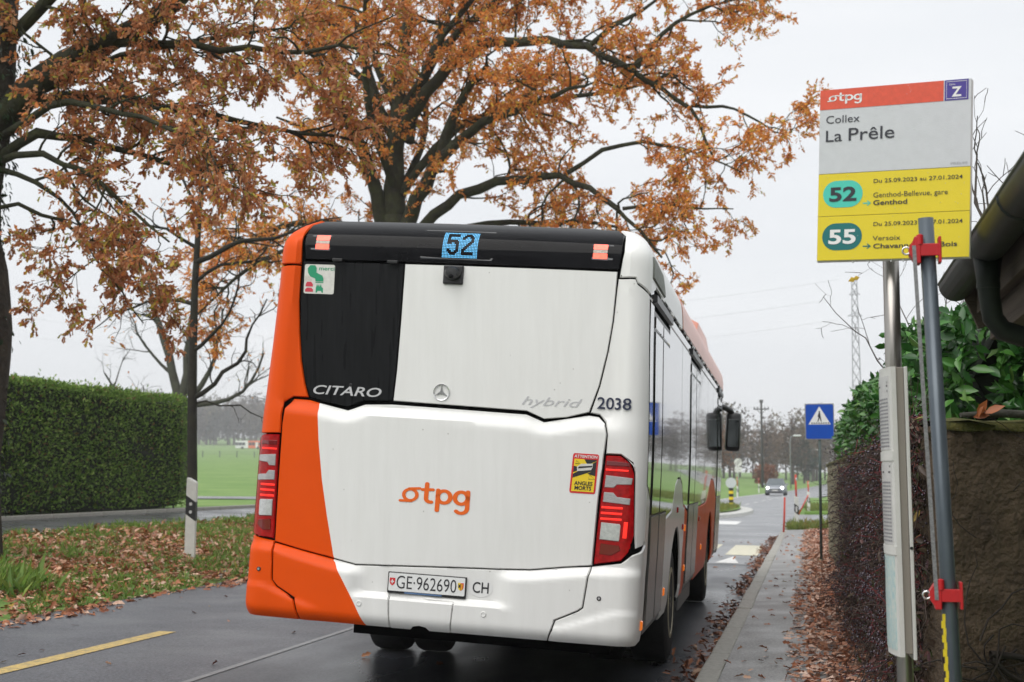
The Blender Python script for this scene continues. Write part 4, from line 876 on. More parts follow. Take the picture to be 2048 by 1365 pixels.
# ------------------------------------------------------------------ ground cover on the verge: grass and fallen leaves
def patch(x, y): return .5+.5*np.sin(x*1.7+np.sin(y*.9)*1.5)*np.sin(y*.75+x*.6+1.)
r9 = np.random.default_rng(9)
def ground_pts(n, x0, x1, y0, y1, dens, r):
    x = r.uniform(x0, x1, n); y = r.uniform(y0, y1, n); k = r.random(n) < dens(x, y); return x[k], y[k]
def grass(name, x, y, z, h, pal, w, label, r):
    n = len(x); D = np.stack([r.normal(size=n)*.38, r.normal(size=n)*.38, np.ones(n)], -1)
    return tag(obj(name, leaves_mesh(name, np.stack([x, y, z-.01], -1), D, h, BLADE, pick(pal, w, n, r), r=r), None, mat('grass_blade', (.1, .2, .03), .6, attr=True, trans=.3)), label, 'grass', kind='stuff')
GP = [(.11, .21, .03), (.16, .27, .04), (.22, .30, .06), (.30, .29, .10)]
cx_ = r9.uniform(-12.1, -7.4, 1500); cy_ = r9.uniform(9, 42, 1500); kk = r9.random(1500) < patch(cx_, cy_)*1.1+.15*(cx_ < -10.8)+.3*ss(20, 26, cy_); cx_ = cx_[kk]; cy_ = cy_[kk]
gx_ = np.repeat(cx_, 55)+r9.normal(size=len(cx_)*55)*.09; gy_ = np.repeat(cy_, 55)+r9.normal(size=len(cx_)*55)*.11
fx, fy = ground_pts(26000, -12.1, -7.45, 9, 45, lambda x, y: .35+.5*(x < -11), r9)
gx_ = np.clip(np.r_[gx_, fx], -12.3, -7.42); gy_ = np.r_[gy_, fy]
grass('verge_grass', gx_, gy_, G(gx_, gy_), np.r_[np.abs(r9.normal(.10, .035, len(cx_)*55)), np.abs(r9.normal(.05, .02, len(fx)))], GP, (3, 4, 3, 1.2), 'tufty grass among fallen leaves on the far verge', r9)
tx = -8.75+r9.normal(size=2600)*.28; ty = 13.9+r9.normal(size=2600)*.3
grass('grass_clump', tx, ty, G(tx, ty), np.abs(r9.normal(.22, .06, 2600)), GP, (5, 4, 2, .5), 'thick long grass clump near the left edge of the verge', r9)
# bare soil and humus below the litter
def litter(name, x, y, z, size, label, r, pal, w, flat=.25):
    n = len(x); D = np.stack([r.normal(size=n), r.normal(size=n), np.abs(r.normal(size=n))*flat], -1); Nn = np.stack([r.normal(size=n)*.35, r.normal(size=n)*.35, np.ones(n)], -1)
    return tag(obj(name, leaves_mesh(name, np.stack([x, y, z], -1), D, size, LEAF_OAK, pick(pal, w, n, r), Nn, r), None, m_litter), label, 'leaf litter', kind='stuff')
LP = [(.34, .125, .055), (.44, .20, .10), (.24, .082, .038), (.54, .32, .21), (.62, .42, .31), (.38, .26, .05)]
x, y = ground_pts(46000, -12., -7.0, 9, 36, lambda x, y: np.clip(1.05-.75*patch(x, y)-.55*ss(-7.4, -6.95, x)-.6*ss(22, 30, y)-.35*(x < -11), .04, 1), r9)
litter('verge_leaves', x, y, G(x, y)+.012+r9.random(len(x))*.05*(x < -7.45), (.045+.10*r9.beta(2, 2.5, len(x))), 'russet fallen leaves heaped over the far verge and road edge', r9, LP, (4, 4, 3, 2.5, 1.6, .3))
x, y = ground_pts(23000, -.2, .62, 3.5, 39, lambda x, y: .25+.75*ss(-.15, .12, x), r9)
litter('pavement_leaves', x, y, pav_z(x, y)+.008+r9.random(len(x))*.03, (.03+.085*r9.beta(2, 2.5, len(x))), 'pinkish brown wet leaves covering the wall side of the pavement', r9, [(.34, .13, .065), (.46, .23, .14), (.24, .085, .045), (.56, .36, .27), (.66, .49, .40)], (4, 4, 2, 3, 2.5), .12)
x, y = ground_pts(4800, -1.25, -.80, 5, 37, lambda x, y: ss(-1.2, -.86, x)**1.6*(.7+.3*np.sin(y*1.3)), r9)
litter('gutter_leaves', x, y, G(x, y)+.012+r9.random(len(x))*.035, r9.uniform(.05, .10, len(x)), 'dark wet leaves gathered in the gutter along the near kerb', r9, [(.20, .075, .04), (.30, .13, .07), (.14, .055, .03), (.42, .26, .17)], (4, 3, 3, 1))
x = np.r_[r9.uniform(-.62, -.1, 130), r9.uniform(-7, -1.3, 160)]; y = np.r_[r9.uniform(5, 36, 130), r9.uniform(6, 34, 160)]
litter('scattered_leaves', x, y, np.where(x > -.7, pav_z(x, y), G(x, y))+.012, r9.uniform(.05, .10, len(x)), 'single leaves scattered over the asphalt', r9, LP, (4, 4, 2, 2, 1, .3))

# ------------------------------------------------------------------ bus stop sign
m_steel = mat('stainless_tube', (.36, .34, .315), .28, metal=.9, var=.12, vscale=3, stretch=(1, 1, .1))
m_galv = mat('galvanised_steel', (.07, .088, .108), .36, metal=.35, col2=(.11, .133, .155), vscale=14, stretch=(1, 1, .25))
m_case = mat('case_plastic', (.60, .60, .57), .4, var=.05, vscale=12)
m_clamp = mat('clamp_red', (.50, .012, .018), .38, var=.1, vscale=20)
m_psheet = mat('sign_white', (.56, .58, .60), .38, var=.03, vscale=30, bump=.0006, bscale=260)
m_pyel = mat('sign_yellow', (.72, .58, .018), .38, col2=(.76, .60, .02), vscale=8, bump=.0006, bscale=260)
m_pred = mat('sign_coral', (.68, .085, .04), .38, var=.08, vscale=60)
m_ppur = mat('sign_violet', (.055, .035, .27), .4, var=.08, vscale=60)
m_sw = mat('sign_letter_white', (.78, .78, .77), .4); m_stx = mat('sign_letter_dark', (.022, .024, .035), .5)
m_tq = mat('sign_turquoise', (.065, .56, .44), .4); m_teal = mat('sign_teal', (.004, .15, .15), .4); m_fadet = mat('sign_letter_faded', (.36, .37, .38), .5)
PX, PY = .298, 5.145; pz = SW+.02
stop = empty('bus_stop_sign', (PX, PY, pz), 0, 'bus stop plate reading La Prêle on a stainless post', 'bus stop')
lo = np.array(stop.location)
tube_obj('post', [Vector((.012, .05, -.01)), Vector((.008, .05, .75)), Vector((-.004, .05, 1.75)), Vector((-.004, .05, 2.45))], .0285, m_steel, stop, 20)
psi, rho = .2647, -.0426; PWd, PHt = .5272, .6216
pr = np.array([cos(psi), -sin(psi), 0]); pu = np.array([0, 0, 1.]); pr2 = pr*cos(rho)+pu*sin(rho); pu2 = pu*cos(rho)-pr*sin(rho); pn = np.cross(pr2, pu2); pn = pn if pn[1] < 0 else -pn
pc = np.array([.3031, 5.1, 2.5783])-lo
def smapP(a, b, off=0.):
    """fraction across, fraction down the plate"""
    a = np.asarray(a, float); b = np.asarray(b, float); return pc+(a-.5)[..., None]*PWd*pr2-(b-.5)[..., None]*PHt*pu2+pn*off
def slab(name, a0, b0, a1, b1, m, th=.012, parent=stop, off=0.):
    b = BM(); c = [(a0, b0), (a1, b0), (a1, b1), (a0, b1)]; f = [b.verts.new(smapP(*q, off)) for q in c]; k = [b.verts.new(smapP(*q, off-th)) for q in c]
    b.faces.new(f); b.faces.new(k[::-1])
    for i in range(4): b.faces.new((f[i], f[(i+1) % 4], k[(i+1) % 4], k[i]))
    bmesh.ops.recalc_face_normals(b, faces=b.faces); return obj(name, b, parent, m)
slab('plate_frame', -.004, .004, 1.004, 1.006, m_case, .022, stop, -.006)
name_pl = slab('name_plate', 0, 0, 1, .4935, m_psheet); y1_ = slab('route_plate', 0, .4965, 1, .7415, m_pyel); y2_ = slab('route_plate', 0, .7445, 1, .999, m_pyel)
def pr_(name, g, m, par, off=.001): return print2d(name, (g[0], g[1]), m, smapP, par, off)
def ptext(name, s_, a0, bt, a1, bb, m, par, bold=0., off=.002, shear=0.):
    V, F = fit(text_geo(s_, bold, shear), a0, 0, a1, 1); V = V.copy(); V[:, 1] = bb+(bt-bb)*V[:, 1]; return print2d(name, (V, F), m, smapP, par, off)
pr_('red_band', rect(.0, .0, .824, .117), m_pred, name_pl); pr_('zone_square', rect(.831, .0, .983, .117), m_ppur, name_pl)
pr_('zone_outline', stroke([(.843, .010), (.971, .010), (.971, .107), (.843, .107)], .003, True), m_sw, name_pl, .002)
ptext('zone_letter', 'Z', .876, .040, .939, .097, m_sw, name_pl, .03); ptext('zone_word', 'Glob', .860, .021, .897, .031, m_sw, name_pl)
V, F = fit(logo(), .049, 0, .285, 1); V = V.copy(); V[:, 1] = .0925+(.0225-.0925)*V[:, 1]; print2d('operator_logo', (V, F), m_sw, smapP, name_pl, .002)
ptext('town_name', 'Collex', .045, .155, .273, .200, m_stx, name_pl, -.002); ptext('stop_name', 'La', .045, .2415, .155, .308, m_stx, name_pl, .004); ptext('stop_name', 'Prêle', .20, .2345, .507, .308, m_stx, name_pl, .004); ptext('stop_code', 'PREL99', .876, .467, .981, .480, m_fadet, name_pl)
def badge(par, y0, col, num, ncol):
    w, h = .27, .156; r_ = h/2*.62/PWd*1.0
    P = []
    rx = .078*PHt/PWd
    for cx0, a0 in ((.033+w-rx, -90), (.033+rx, 90)): P += [(cx0+rx*cos(R(a0+180*k/14)), y0+h/2+h/2*sin(R(a0+180*k/14))) for k in range(15)]
    bd = pr_('route_badge', poly(*P), col, par); V, F = fit(text_geo(num, .028), .077, 0, .262, 1); V = V.copy(); V[:, 1] = y0+.122+(-.085)*V[:, 1]; print2d('route_number', (V, F), ncol, smapP, bd, .0025)
badge(y1_, .5385, m_tq, '52', m_stx); badge(y2_, .786, m_teal, '55', m_sw)
def arrow(par, x, y, m): pr_('arrow', merge(stroke([(x, y), (x+.046, y)], .007), stroke([(x+.028, y-.012), (x+.048, y), (x+.028, y+.012)], .007)), m, par)
arrow(y1_, .308, .676, m_tq); arrow(y2_, .313, .924, m_teal)
ptext('validity', 'Du 25.09.2023 au 27.01.2024', .375, .539, .953, .562, m_stx, y1_, .004); ptext('destination', 'Genthod-Bellevue, gare', .375, .617, .86, .655, m_stx, y1_, -.002); ptext('destination', 'Genthod', .375, .661, .599, .690, m_stx, y1_, .016)
ptext('validity', 'Du 25.09.2023 au 27.01.2024', .379, .787, .957, .810, m_stx, y2_, .004); ptext('destination', 'Versoix', .375, .866, .558, .893, m_stx, y2_, 0); ptext('destination', 'Chavannes-des-Bois', .380, .911, .924, .939, m_stx, y2_, .014)
for k in range(7):
    b = BM(); bmesh.ops.create_icosphere(b, subdivisions=1, radius=.004); d_ = obj('water_drop', b, stop, mat('water_drop', (.55, .57, .58), .05, spec=.8)); d_.location = Vector(smapP(.25+.1*k+rng.normal()*.04, 1.012, -.006))
rdp = np.random.default_rng(17); b = BM(); bmesh.ops.create_icosphere(b, subdivisions=1, radius=1); b.verts.ensure_lookup_table(); iv_ = np.array([v.co[:] for v in b.verts]); fi_ = np.array([[v.index for v in f.verts] for f in b.faces]); b.free()
nd = 220; dp_ = smapP(rdp.random(nd), rdp.random(nd), 0.0005); Vd = dp_[:, None, :]+iv_[None]*rdp.uniform(.0005, .0014, (nd, 1, 1)); Fd = (fi_[None]+(np.arange(nd)*len(iv_))[:, None, None]).reshape(-1, 3)
tag(obj('rain_drops', npmesh('rain_drops', Vd.reshape(-1, 3), Fd, smooth=True), stop, MATS['water_drop']), kind='stuff')
# timetable case on the post
case = empty('timetable_case', (PX, PY, 0), 0, 'pale plastic timetable case strapped round the stop post', 'timetable'); case.location = (.30, 5.10, SW); lc = np.array(case.location)
ca = R(4); ax = np.array([-sin(ca), cos(ca), 0]); an = np.array([-cos(ca), -sin(ca), 0])   # along the panel, outward towards the road
def cmap(u, v, off=0.):
    u = np.asarray(u, float); v = np.asarray(v, float); bul = .020*(1-((u-.14)/.14)**2)
    return (np.array([.276, 5.05, .90])-lc)+u[..., None]*ax+(bul+off)[..., None]*an+np.stack([-.0*v+.008*(1-v), 0*v, v], -1)
def cpanel(name, u0, u1, v0, v1, m, off, th, parent):
    b = BM(); n = 12; f = []; k_ = []
    for i in range(n+1):
        u = u0+(u1-u0)*i/n; f.append([b.verts.new(cmap(np.array(u), np.array(v), np.array(off))) for v in (v0, v1)]); k_.append([b.verts.new(cmap(np.array(u), np.array(v), np.array(off-th))) for v in (v0, v1)])
    for i in range(n):
        b.faces.new((f[i][0], f[i][1], f[i+1][1], f[i+1][0])); b.faces.new((k_[i][0], k_[i+1][0], k_[i+1][1], k_[i][1])); b.faces.new((f[i][1], k_[i][1], k_[i+1][1], f[i+1][1])); b.faces.new((f[i][0], f[i+1][0], k_[i+1][0], k_[i][0]))
    for i in (0, n): b.faces.new((f[i][0], f[i][1], k_[i][1], k_[i][0]))
    bmesh.ops.recalc_face_normals(b, faces=b.faces); return obj(name, b, parent, m, 40)
p0 = cpanel('front_frame', 0, .28, 0, .985, m_case, 0, .016, case)
m_ttp = mat('timetable_print', (.62, .62, .60), .35, col2=(.40, .40, .40), vscale=220, stretch=(1, 1, 3)); m_map = mat('route_map_print', (.55, .60, .55), .35, col2=(.30, .48, .50), vscale=45)
m_mapblue = mat('map_lake', (.20, .42, .52), .4)
for v0, v1, mm_ in ((.70, .955, m_ttp), (.375, .655, m_ttp), (.02, .335, m_map)): cpanel('paper', .022, .262, v0, v1, mm_, .002, .002, p0)
cpanel('frame_bar', .0, .28, .662, .694, m_case, .004, .004, p0); cpanel('frame_bar', .0, .28, .341, .37, m_case, .004, .004, p0)
def cprint(name, g, m): return print2d(name, g, m, lambda u, v, off: cmap(u, v, np.full(np.shape(u), .0035)), p0)
cprint('print_title', merge(*[rect(.03, v, .03+w, v+.006) for v, w in ((.93, .2), (.918, .12), (.90, .16), (.64, .18), (.62, .1))]), m_dark)
tag(cprint('print_rows', merge(*[rect(.03+.021*c, .71+.0125*k, .045+.021*c, .7155+.0125*k) for k in range(14) for c in range(11)], *[rect(.03+.021*c, .385+.0125*k, .045+.021*c, .3905+.0125*k) for k in range(17) for c in range(11)]), mat('print_grey', (.22, .22, .24), .5)), kind='stuff')
cprint('map_lake', poly((.16, .33), (.25, .33), (.25, .25), (.20, .18), (.17, .24)), m_mapblue)
# channel round the post and the rear frame
def cbox(name, u0, u1, n0, n1, v0, v1, m):
    b = BM(); o_ = np.array([.276, 5.05, .90])-lc; vs = [b.verts.new(o_+u*ax-n*an+np.array([.008*(1-v), 0, v])) for v in (v0, v1) for u, n in ((u0, n0), (u1, n0), (u1, n1), (u0, n1))]
    for q in ((0, 1, 2, 3), (7, 6, 5, 4), (0, 4, 5, 1), (1, 5, 6, 2), (2, 6, 7, 3), (3, 7, 4, 0)): b.faces.new([vs[i] for i in q])
    bmesh.ops.recalc_face_normals(b, faces=b.faces); bmesh.ops.bevel(b, geom=b.edges[:], offset=.002, segments=1, affect='EDGES'); return obj(name, b, case, m)
m_chan = mat('channel_grey', (.30, .27, .235), .45, metal=.3, var=.06, vscale=3, stretch=(1, 1, .1))
cbox('channel', .006, .26, .012, .043, .01, .983, m_chan); cbox('rear_frame', 0, .28, .044, .056, -.01, .985, m_case); cbox('rear_lip', -.004, .006, .044, .054, .36, .37, m_black)

# leaning galvanised pole with red clamps, stay bar and yellow strip
def lp(z, dx=0.): return Vector((.382+(2.344-z)*.0311+dx, 4.75, z))
gp = empty('galvanised_pole', lp(SW+.02), 0, 'leaning galvanised pole with two red clamps in front of the stop plate', 'pole'); g0 = gp.location.copy()
tube_obj('tube', [lp(SW)-g0, lp(1.2)-g0, lp(2.344)-g0], .0245, m_galv, gp, 20)
for z in (2.236, 1.134):
    b = BM(); c = lp(z)-g0
    bx(b, c+Vector((.006, -.031, 0)), (.070, .010, .040), None, .002); bx(b, c+Vector((.036, -.012, 0)), (.009, .052, .085), None, .002); bx(b, c+Vector((-.034, -.008, 0)), (.020, .06, .088), None, .003)
    cl = obj('clamp', b, gp, m_clamp)
    b = BM(); v_ = [b.verts.new(c+Vector(p)) for p in ((-.044, -.036, .036), (-.06, -.036, .012), (-.06, -.036, -.012), (-.044, -.036, -.036), (-.044, .02, .036), (-.06, .02, .012), (-.06, .02, -.012), (-.044, .02, -.036))]
    b.faces.new(v_[:4]); b.faces.new(v_[4:][::-1]); [b.faces.new((v_[i], v_[(i+1) % 4], v_[(i+1) % 4+4], v_[i+4])) for i in range(4)]; bmesh.ops.recalc_face_normals(b, faces=b.faces); obj('clamp_jaw', b, cl, m_clamp)
    b = BM(); tube(b, [c+Vector((-.068+.012*cos(2*pi*k/12), -.02, .012*sin(2*pi*k/12))) for k in range(13)], .0035, 6); obj('eye_bolt', b, cl, m_silver)
    b = BM(); lathe(b, [(.011, 0), (.011, .03), (.004, .034)], 10, 'Z', c+Vector((-.026, -.03, .018))); obj('clamp_bolt', b, cl, m_clamp, 40)
b = BM(); p, q = lp(2.25, -.045)-g0, lp(1.12, -.040)-g0
for a, c_ in ((p, q),):
    vs = [b.verts.new(x+Vector((dx, dy, 0))) for x in (a, c_) for dx, dy in ((-.006, -.04), (.006, -.04), (.006, -.034), (-.006, -.034))]
    for f in ((0, 1, 2, 3), (7, 6, 5, 4), (0, 4, 5, 1), (1, 5, 6, 2), (2, 6, 7, 3), (3, 7, 4, 0)): b.faces.new([vs[i] for i in f])
bmesh.ops.recalc_face_normals(b, faces=b.faces); obj('stay_bar', b, gp, mat('stay_grey', (.16, .16, .17), .55, metal=.4, col2=(.30, .30, .31), vscale=160))
b = BM()
for k in range(40):
    z1 = 1.075-k*.022; w = .009+.003*(k % 2)
    bx(b, lp(z1-.011, -.020-(.003 if k % 2 else 0))-g0+Vector((0, -.017, 0)), (w, .004, .0225))
tag(obj('yellow_strip', b, gp, mat('strip_yellow', (.75, .58, .02), .45)), kind='stuff')

# ------------------------------------------------------------------ garden wall, creeper and laurel
WA = np.array([.61, 7.0]); WB = np.array([.29, 26.5]); WT = 1.75
m_wall = mat('rendered_wall', (.060, .042, .027), .95, col2=(.135, .096, .060), vscale=4, bump=.03, bscale=34, detail=10)
m_moss = mat('moss', (.05, .058, .010), 1., col2=(.10, .088, .022), vscale=14, bump=.02, bscale=40)
gw = empty('garden_wall', (WA[0], WA[1], SW), 0, 'mossy rough-rendered garden wall beside the pavement', 'wall')
wo_ = np.array([WA[0], WA[1], SW])
def wall_block(pa, pb, zt0, zt1, th, nseg, nz, r, amp=.012):
    """rough slab from pa to pb, outer face on the left of the run"""
    d = np.array(pb)-np.array(pa); Ln = np.linalg.norm(d); d = d/Ln; nrm = np.array([-d[1], d[0]]); b = BM(); g = {}
    for side_ in (0, 1):
        for i in range(nseg+1):
            for k in range(nz+1):
                t = i/nseg; q = np.array(pa)+d*Ln*t+nrm*(amp*r.normal() if side_ == 0 else -th); z = SW-.05+(zt0+(zt1-zt0)*t-SW+.05)*k/nz
                g[side_, i, k] = b.verts.new((q[0]-wo_[0], q[1]-wo_[1], z-wo_[2]))
    for i in range(nseg):
        for k in range(nz): b.faces.new((g[0, i, k], g[0, i+1, k], g[0, i+1, k+1], g[0, i, k+1])).smooth = True; b.faces.new((g[1, i, k], g[1, i, k+1], g[1, i+1, k+1], g[1, i+1, k]))
        b.faces.new((g[0, i, nz], g[0, i+1, nz], g[1, i+1, nz], g[1, i, nz]))
    for i in (0, nseg):
        for k in range(nz): b.faces.new((g[0, i, k], g[0, i, k+1], g[1, i, k+1], g[1, i, k]))
    bmesh.ops.recalc_face_normals(b, faces=b.faces); return b
rw = np.random.default_rng(41)
obj('wall_face', wall_block(WA+(WB-WA)*.014, WB, WT, WT, .25, 90, 12, rw), gw, mat('algae_wall', (.15, .135, .075), .95, col2=(.27, .24, .155), vscale=3, bump=.02, bscale=20, detail=8))
WC = np.array([2.3, 7.7])
obj('wall_return', wall_block(WC, WA, WT-.03, WT, .25, 40, 30, rw, .010), gw, m_wall)
def moss_strip(pa, pb, th, name):
    d = np.array(pb)-np.array(pa); Ln = np.linalg.norm(d); d = d/Ln; nrm = np.array([-d[1], d[0]]); b = BM(); n = int(Ln*8); rows = []
    for i in range(n+1):
        q = np.array(pa)+d*Ln*i/n; rows.append([b.verts.new((q[0]+nrm[0]*o-wo_[0], q[1]+nrm[1]*o-wo_[1], WT-SW+hz+rw.normal()*.008)) for o, hz in ((.016, -.015-.03*rw.random()), (.022, .0), (.0, .022), (-th*.5, .03), (-th, .01))])
    for p, q in zip(rows, rows[1:]):
        for k in range(4): b.faces.new((p[k], p[k+1], q[k+1], q[k])).smooth = True
    return obj(name, b, gw, m_moss)
moss_strip(WA, WB, .25, 'moss_capping'); moss_strip(WC, WA, .25, 'moss_capping')
# fallen stone / leaf on the wall and a bare root along the top
tag(tube_obj('fallen_branch', [(.70, 7.04, WT+.05), (.9, 7.12, WT+.06), (1.15, 7.22, WT+.05), (1.6, 7.42, WT+.055)], [.012, .02, .018, .014], m_bark2, None, 8), 'bare grey branch lying along the top of the wall', 'branch')
rl = np.random.default_rng(3); tag(obj('curled_leaf', leaves_mesh('curled_leaf', np.array([[.78, 7.03, WT+.05]]*5)+rl.normal(size=(5, 3))*.012, np.array([[.7, -.2, .3], [.5, -.3, .8], [.9, .1, .15], [-.4, -.3, .7], [.2, -.6, .6]]), np.array([.10, .09, .08, .07, .08]), LEAF_OVAL, np.array([[.36, .11, .035]]*5), np.array([[0., -1., .6]]*5), rl), None, m_litter), 'curled orange-brown leaves resting on the wall top', 'leaf', kind='stuff')
def wall_pt(y, z, out, r=None):
    t = (y-WA[1])/(WB[1]-WA[1]); return np.stack([WA[0]+(WB[0]-WA[0])*t-out, y, z+0*y], -1)
# creeper: twigs, red stalks, dark berries, a few leaves
def creeper():
    r = np.random.default_rng(55); t = empty('wall_creeper', (.45, 10., SW), 0, 'leafless purple-brown creeper with dark berries smothering the wall', 'creeper'); off = np.array(t.location)
    def pts(n):
        y = 7.1+r.random(n)**1.4*8.; z = .2+r.random(n)**.85*(1.62-.03*(y-7)); out = .02+np.abs(r.normal(size=n))*.07+.05*np.sin(y*2.3+z*3)**2+.05*(z < .9); return y, z, out
    y, z, o = pts(2600); P0 = wall_pt(y, z, o); brs = []
    for p in P0:
        d = np.array([-.25, 0, -.35])+r.normal(size=3)*np.array([.35, .9, .9]); Q = wander(p, d/np.linalg.norm(d), r.uniform(.12, .42), 4, .45, -.12, r)
        brs.append((Q-off, np.linspace(r.uniform(.002, .006), .0012, 5), 2))
    for k in range(26):
        y0 = 7.1+r.random()*8; Q = wander(wall_pt(np.array(y0), np.array(.2), np.array(.03)), np.array([0, r.normal()*.5, 1.]), 1.5, 9, .22, .12, r); Q[:, 0] = wall_pt(Q[:, 1], Q[:, 2], .03+.05*r.random(len(Q)))[:, 0]; brs.append((Q-off, np.linspace(.016, .006, 10), 1))
    tag(obj('woody_stems', tubes_mesh('woody_stems', brs, (6, 5, 3)), t, mat('creeper_wood', (.055, .038, .030), .9, var=.4, vscale=6)), kind='stuff')
    y, z, o = pts(1100); P0 = wall_pt(y, z, o+.03); brs = []
    for p in P0:
        d = np.array([-.4, 0, .1])+r.normal(size=3)*np.array([.4, .8, .8]); brs.append((wander(p, d/np.linalg.norm(d), r.uniform(.06, .2), 3, .35, -.1, r)-off, np.linspace(.0025, .001, 4), 2))
    tag(obj('red_stalks', tubes_mesh('red_stalks', brs, (3, 3, 3)), t, mat('stalk_red', (.17, .015, .02), .5, var=.4, vscale=9)), kind='stuff')
    tips = np.concatenate([q[0][-1:]+off for q in brs]); bp = np.repeat(tips, 6, 0)+r.normal(size=(len(tips)*6, 3))*.022
    b = BM(); bmesh.ops.create_icosphere(b, subdivisions=1, radius=1); b.verts.ensure_lookup_table(); iv = np.array([v.co[:] for v in b.verts]); fi = np.array([[v.index for v in f.verts] for f in b.faces]); b.free()
    V = (bp-off)[:, None, :]+iv[None]*r.uniform(.004, .0085, (len(bp), 1, 1)); F = (fi[None]+(np.arange(len(bp))*len(iv))[:, None, None]).reshape(-1, 3)
    tag(obj('berries', npmesh('berries', V.reshape(-1, 3), F, smooth=True), t, mat('dark_berry', (.018, .014, .03), .10, spec=.9, col2=(.05, .02, .035), vscale=25)), kind='stuff')
    y, z, o = pts(4200); P = wall_pt(y, z, o*.9); n = len(P); D = r.normal(size=(n, 3))+np.array([-.3, 0, -.6]); Nn = np.tile([-1., -.3, .3], (n, 1))
    tag(obj('withered_leaves', leaves_mesh('withered_leaves', P-off, D, r.uniform(.03, .075, n), LEAF_OVAL, pick([(.06, .026, .03), (.10, .045, .04), (.075, .05, .035), (.17, .06, .04), (.28, .19, .04), (.05, .065, .02), (.13, .10, .07)], (4, 4, 5, 2, .6, 4, 3), n, r), Nn, r), t, m_litter), kind='stuff')
creeper()
# roots and stems on the return
b = BM(); rr2 = np.random.default_rng(77)
def ret_pt(t, z, o): d = WC-WA; q = WA+d*t+np.array([d[1], -d[0]])/np.linalg.norm(d)*o; return Vector((q[0], q[1], z))
rt = empty('wall_ivy_stems', (1.0, 7.1, SW), 0, 'tangled dark ivy stems at the foot of the wall return', 'creeper')
brs = []
for k in range(80):
    z0 = rr2.uniform(.2, .85) if k % 9 else rr2.uniform(.9, 1.7); t0 = rr2.uniform(0, .9); Q = wander(np.array(ret_pt(t0, z0, .03)), np.array([rr2.normal(), .4*rr2.normal(), .4*rr2.normal()]), rr2.uniform(.3, .9), 8, .35, -.03, rr2)
    s_ = (Q[:, 0]-WA[0])/(WC[0]-WA[0]); Q[:, 1] = WA[1]+(WC[1]-WA[1])*s_-.03-rr2.random()*.04; brs.append((Q-np.array(rt.location), np.linspace((.006 if k % 9 else .003) if k > 8 else .018, .0015, 9), 1))
tag(obj('stems', tubes_mesh('stems', brs, (6, 5)), rt, mat('ivy_stem', (.022, .017, .013), .95, var=.4, vscale=5)), kind='stuff')
# laurel above the wall
LPAL = [(.025, .10, .018), (.045, .15, .024), (.075, .21, .035), (.14, .27, .06)]
def laurel():
    r = np.random.default_rng(66); t = empty('laurel_hedge', (1.1, 12., SW), 0, 'glossy green cherry laurel hedge rising above the garden wall', 'hedge'); off = np.array(t.location)
    b = BM(); bx(b, (.30, 3.2, 1.1), (.75, 14.6, 2.2)); bmesh.ops.subdivide_edges(b, edges=b.edges, cuts=8, use_grid_fill=True)
    for v in b.verts: v.co += Vector(r.normal(size=3)*.06)
    obj('inner_branches', b, t, mat('laurel_core', (.008, .013, .005), 1., var=.5, vscale=5))
    n = 24000; y = 7.5+r.random(n)*15; top = 2.42+.10*np.sin(y*1.3)+.06*np.sin(y*3.1); f = r.random(n)
    zf = 1.5+(top-1.5)*r.random(n)**.8; face = f < .62; front = (f >= .62) & (f < .75)
    tt = (y-WA[1])/(WB[1]-WA[1]); x0 = .80-.30*tt+.05*np.sin(y*2.2)
    x = np.where(face, x0+.05*r.normal(size=n), x0+r.random(n)*1.0); z = np.where(face | front, zf, top+.04*r.normal(size=n)); y = np.where(front, 7.6+.12*np.abs(r.normal(size=n)), y); x = np.where(front, .95+r.random(n)*1.5, x)
    Nn = np.where(face[:, None], np.array([-1, -.3, .5]), np.where(front[:, None], np.array([-.2, -1, .5]), np.array([-.2, -.1, 1.])))
    # spring shoots along the top edge
    D = Nn*.35+r.normal(size=(n, 3))*.55+np.array([0, 0, -.15+.0])
    tag(obj('foliage', leaves_mesh('foliage', np.stack([x, y, z], -1)-off, D, r.uniform(.075, .125, n), LEAF_OVAL, pick(LPAL, (4, 4, 2, .7), n, r), Nn, r), t, m_laurel), kind='stuff')
laurel()
# bare shrub behind the laurel with thin upright shoots
bare_tree('bare_shrub', 1.50, 10.2, [([(0, 0, 0), (-.1, 0, 1.5), (-.2, 0, 2.4)], .07, .05), ([(-.2, 0, 2.2), (-.45, .1, 2.45), (-.6, .2, 2.7)], .045, .02), ([(-.2, 0, 2.3), (0, 0, 3.0), (.05, .1, 3.7)], .03, .008), ([(-.2, 0, 2.3), (-.2, .1, 3.0), (-.3, .2, 3.8)], .025, .006), ([(-.2, 0, 2.3), (.2, 0, 2.9), (.35, .1, 3.9)], .025, .006), ([(-.15, 0, 2.2), (.3, -.1, 2.7), (.6, 0, 3.5)], .025, .006)], 'bare shrub with thin upright shoots behind the eaves', 91, 1., .0, (.16, .22, .25), (.6, .3, .2), (1.2, .8, .4), m_twig)
bare_tree('bare_sapling', 1.15, 13.5, [([(0, 0, 0), (-.1, 0, 1.5), (-.2, 0, 2.2)], .05, .04), ([(-.2, 0, 2.1), (-.5, 0, 2.6), (-.8, .1, 3.0), (-1.0, .1, 3.2)], .009, .003), ([(-.2, 0, 2.1), (-.2, 0, 2.9), (-.4, .1, 3.5)], .009, .003), ([(-.2, 0, 2.1), (.1, 0, 2.8), (.1, .1, 3.4)], .009, .003)], 'thin bare sapling with a few yellow leaves beside the stop post', 92, 1., .08, (.25, .3, .25), (.6, .35, .2), (.3, .2, .1), m_twig)

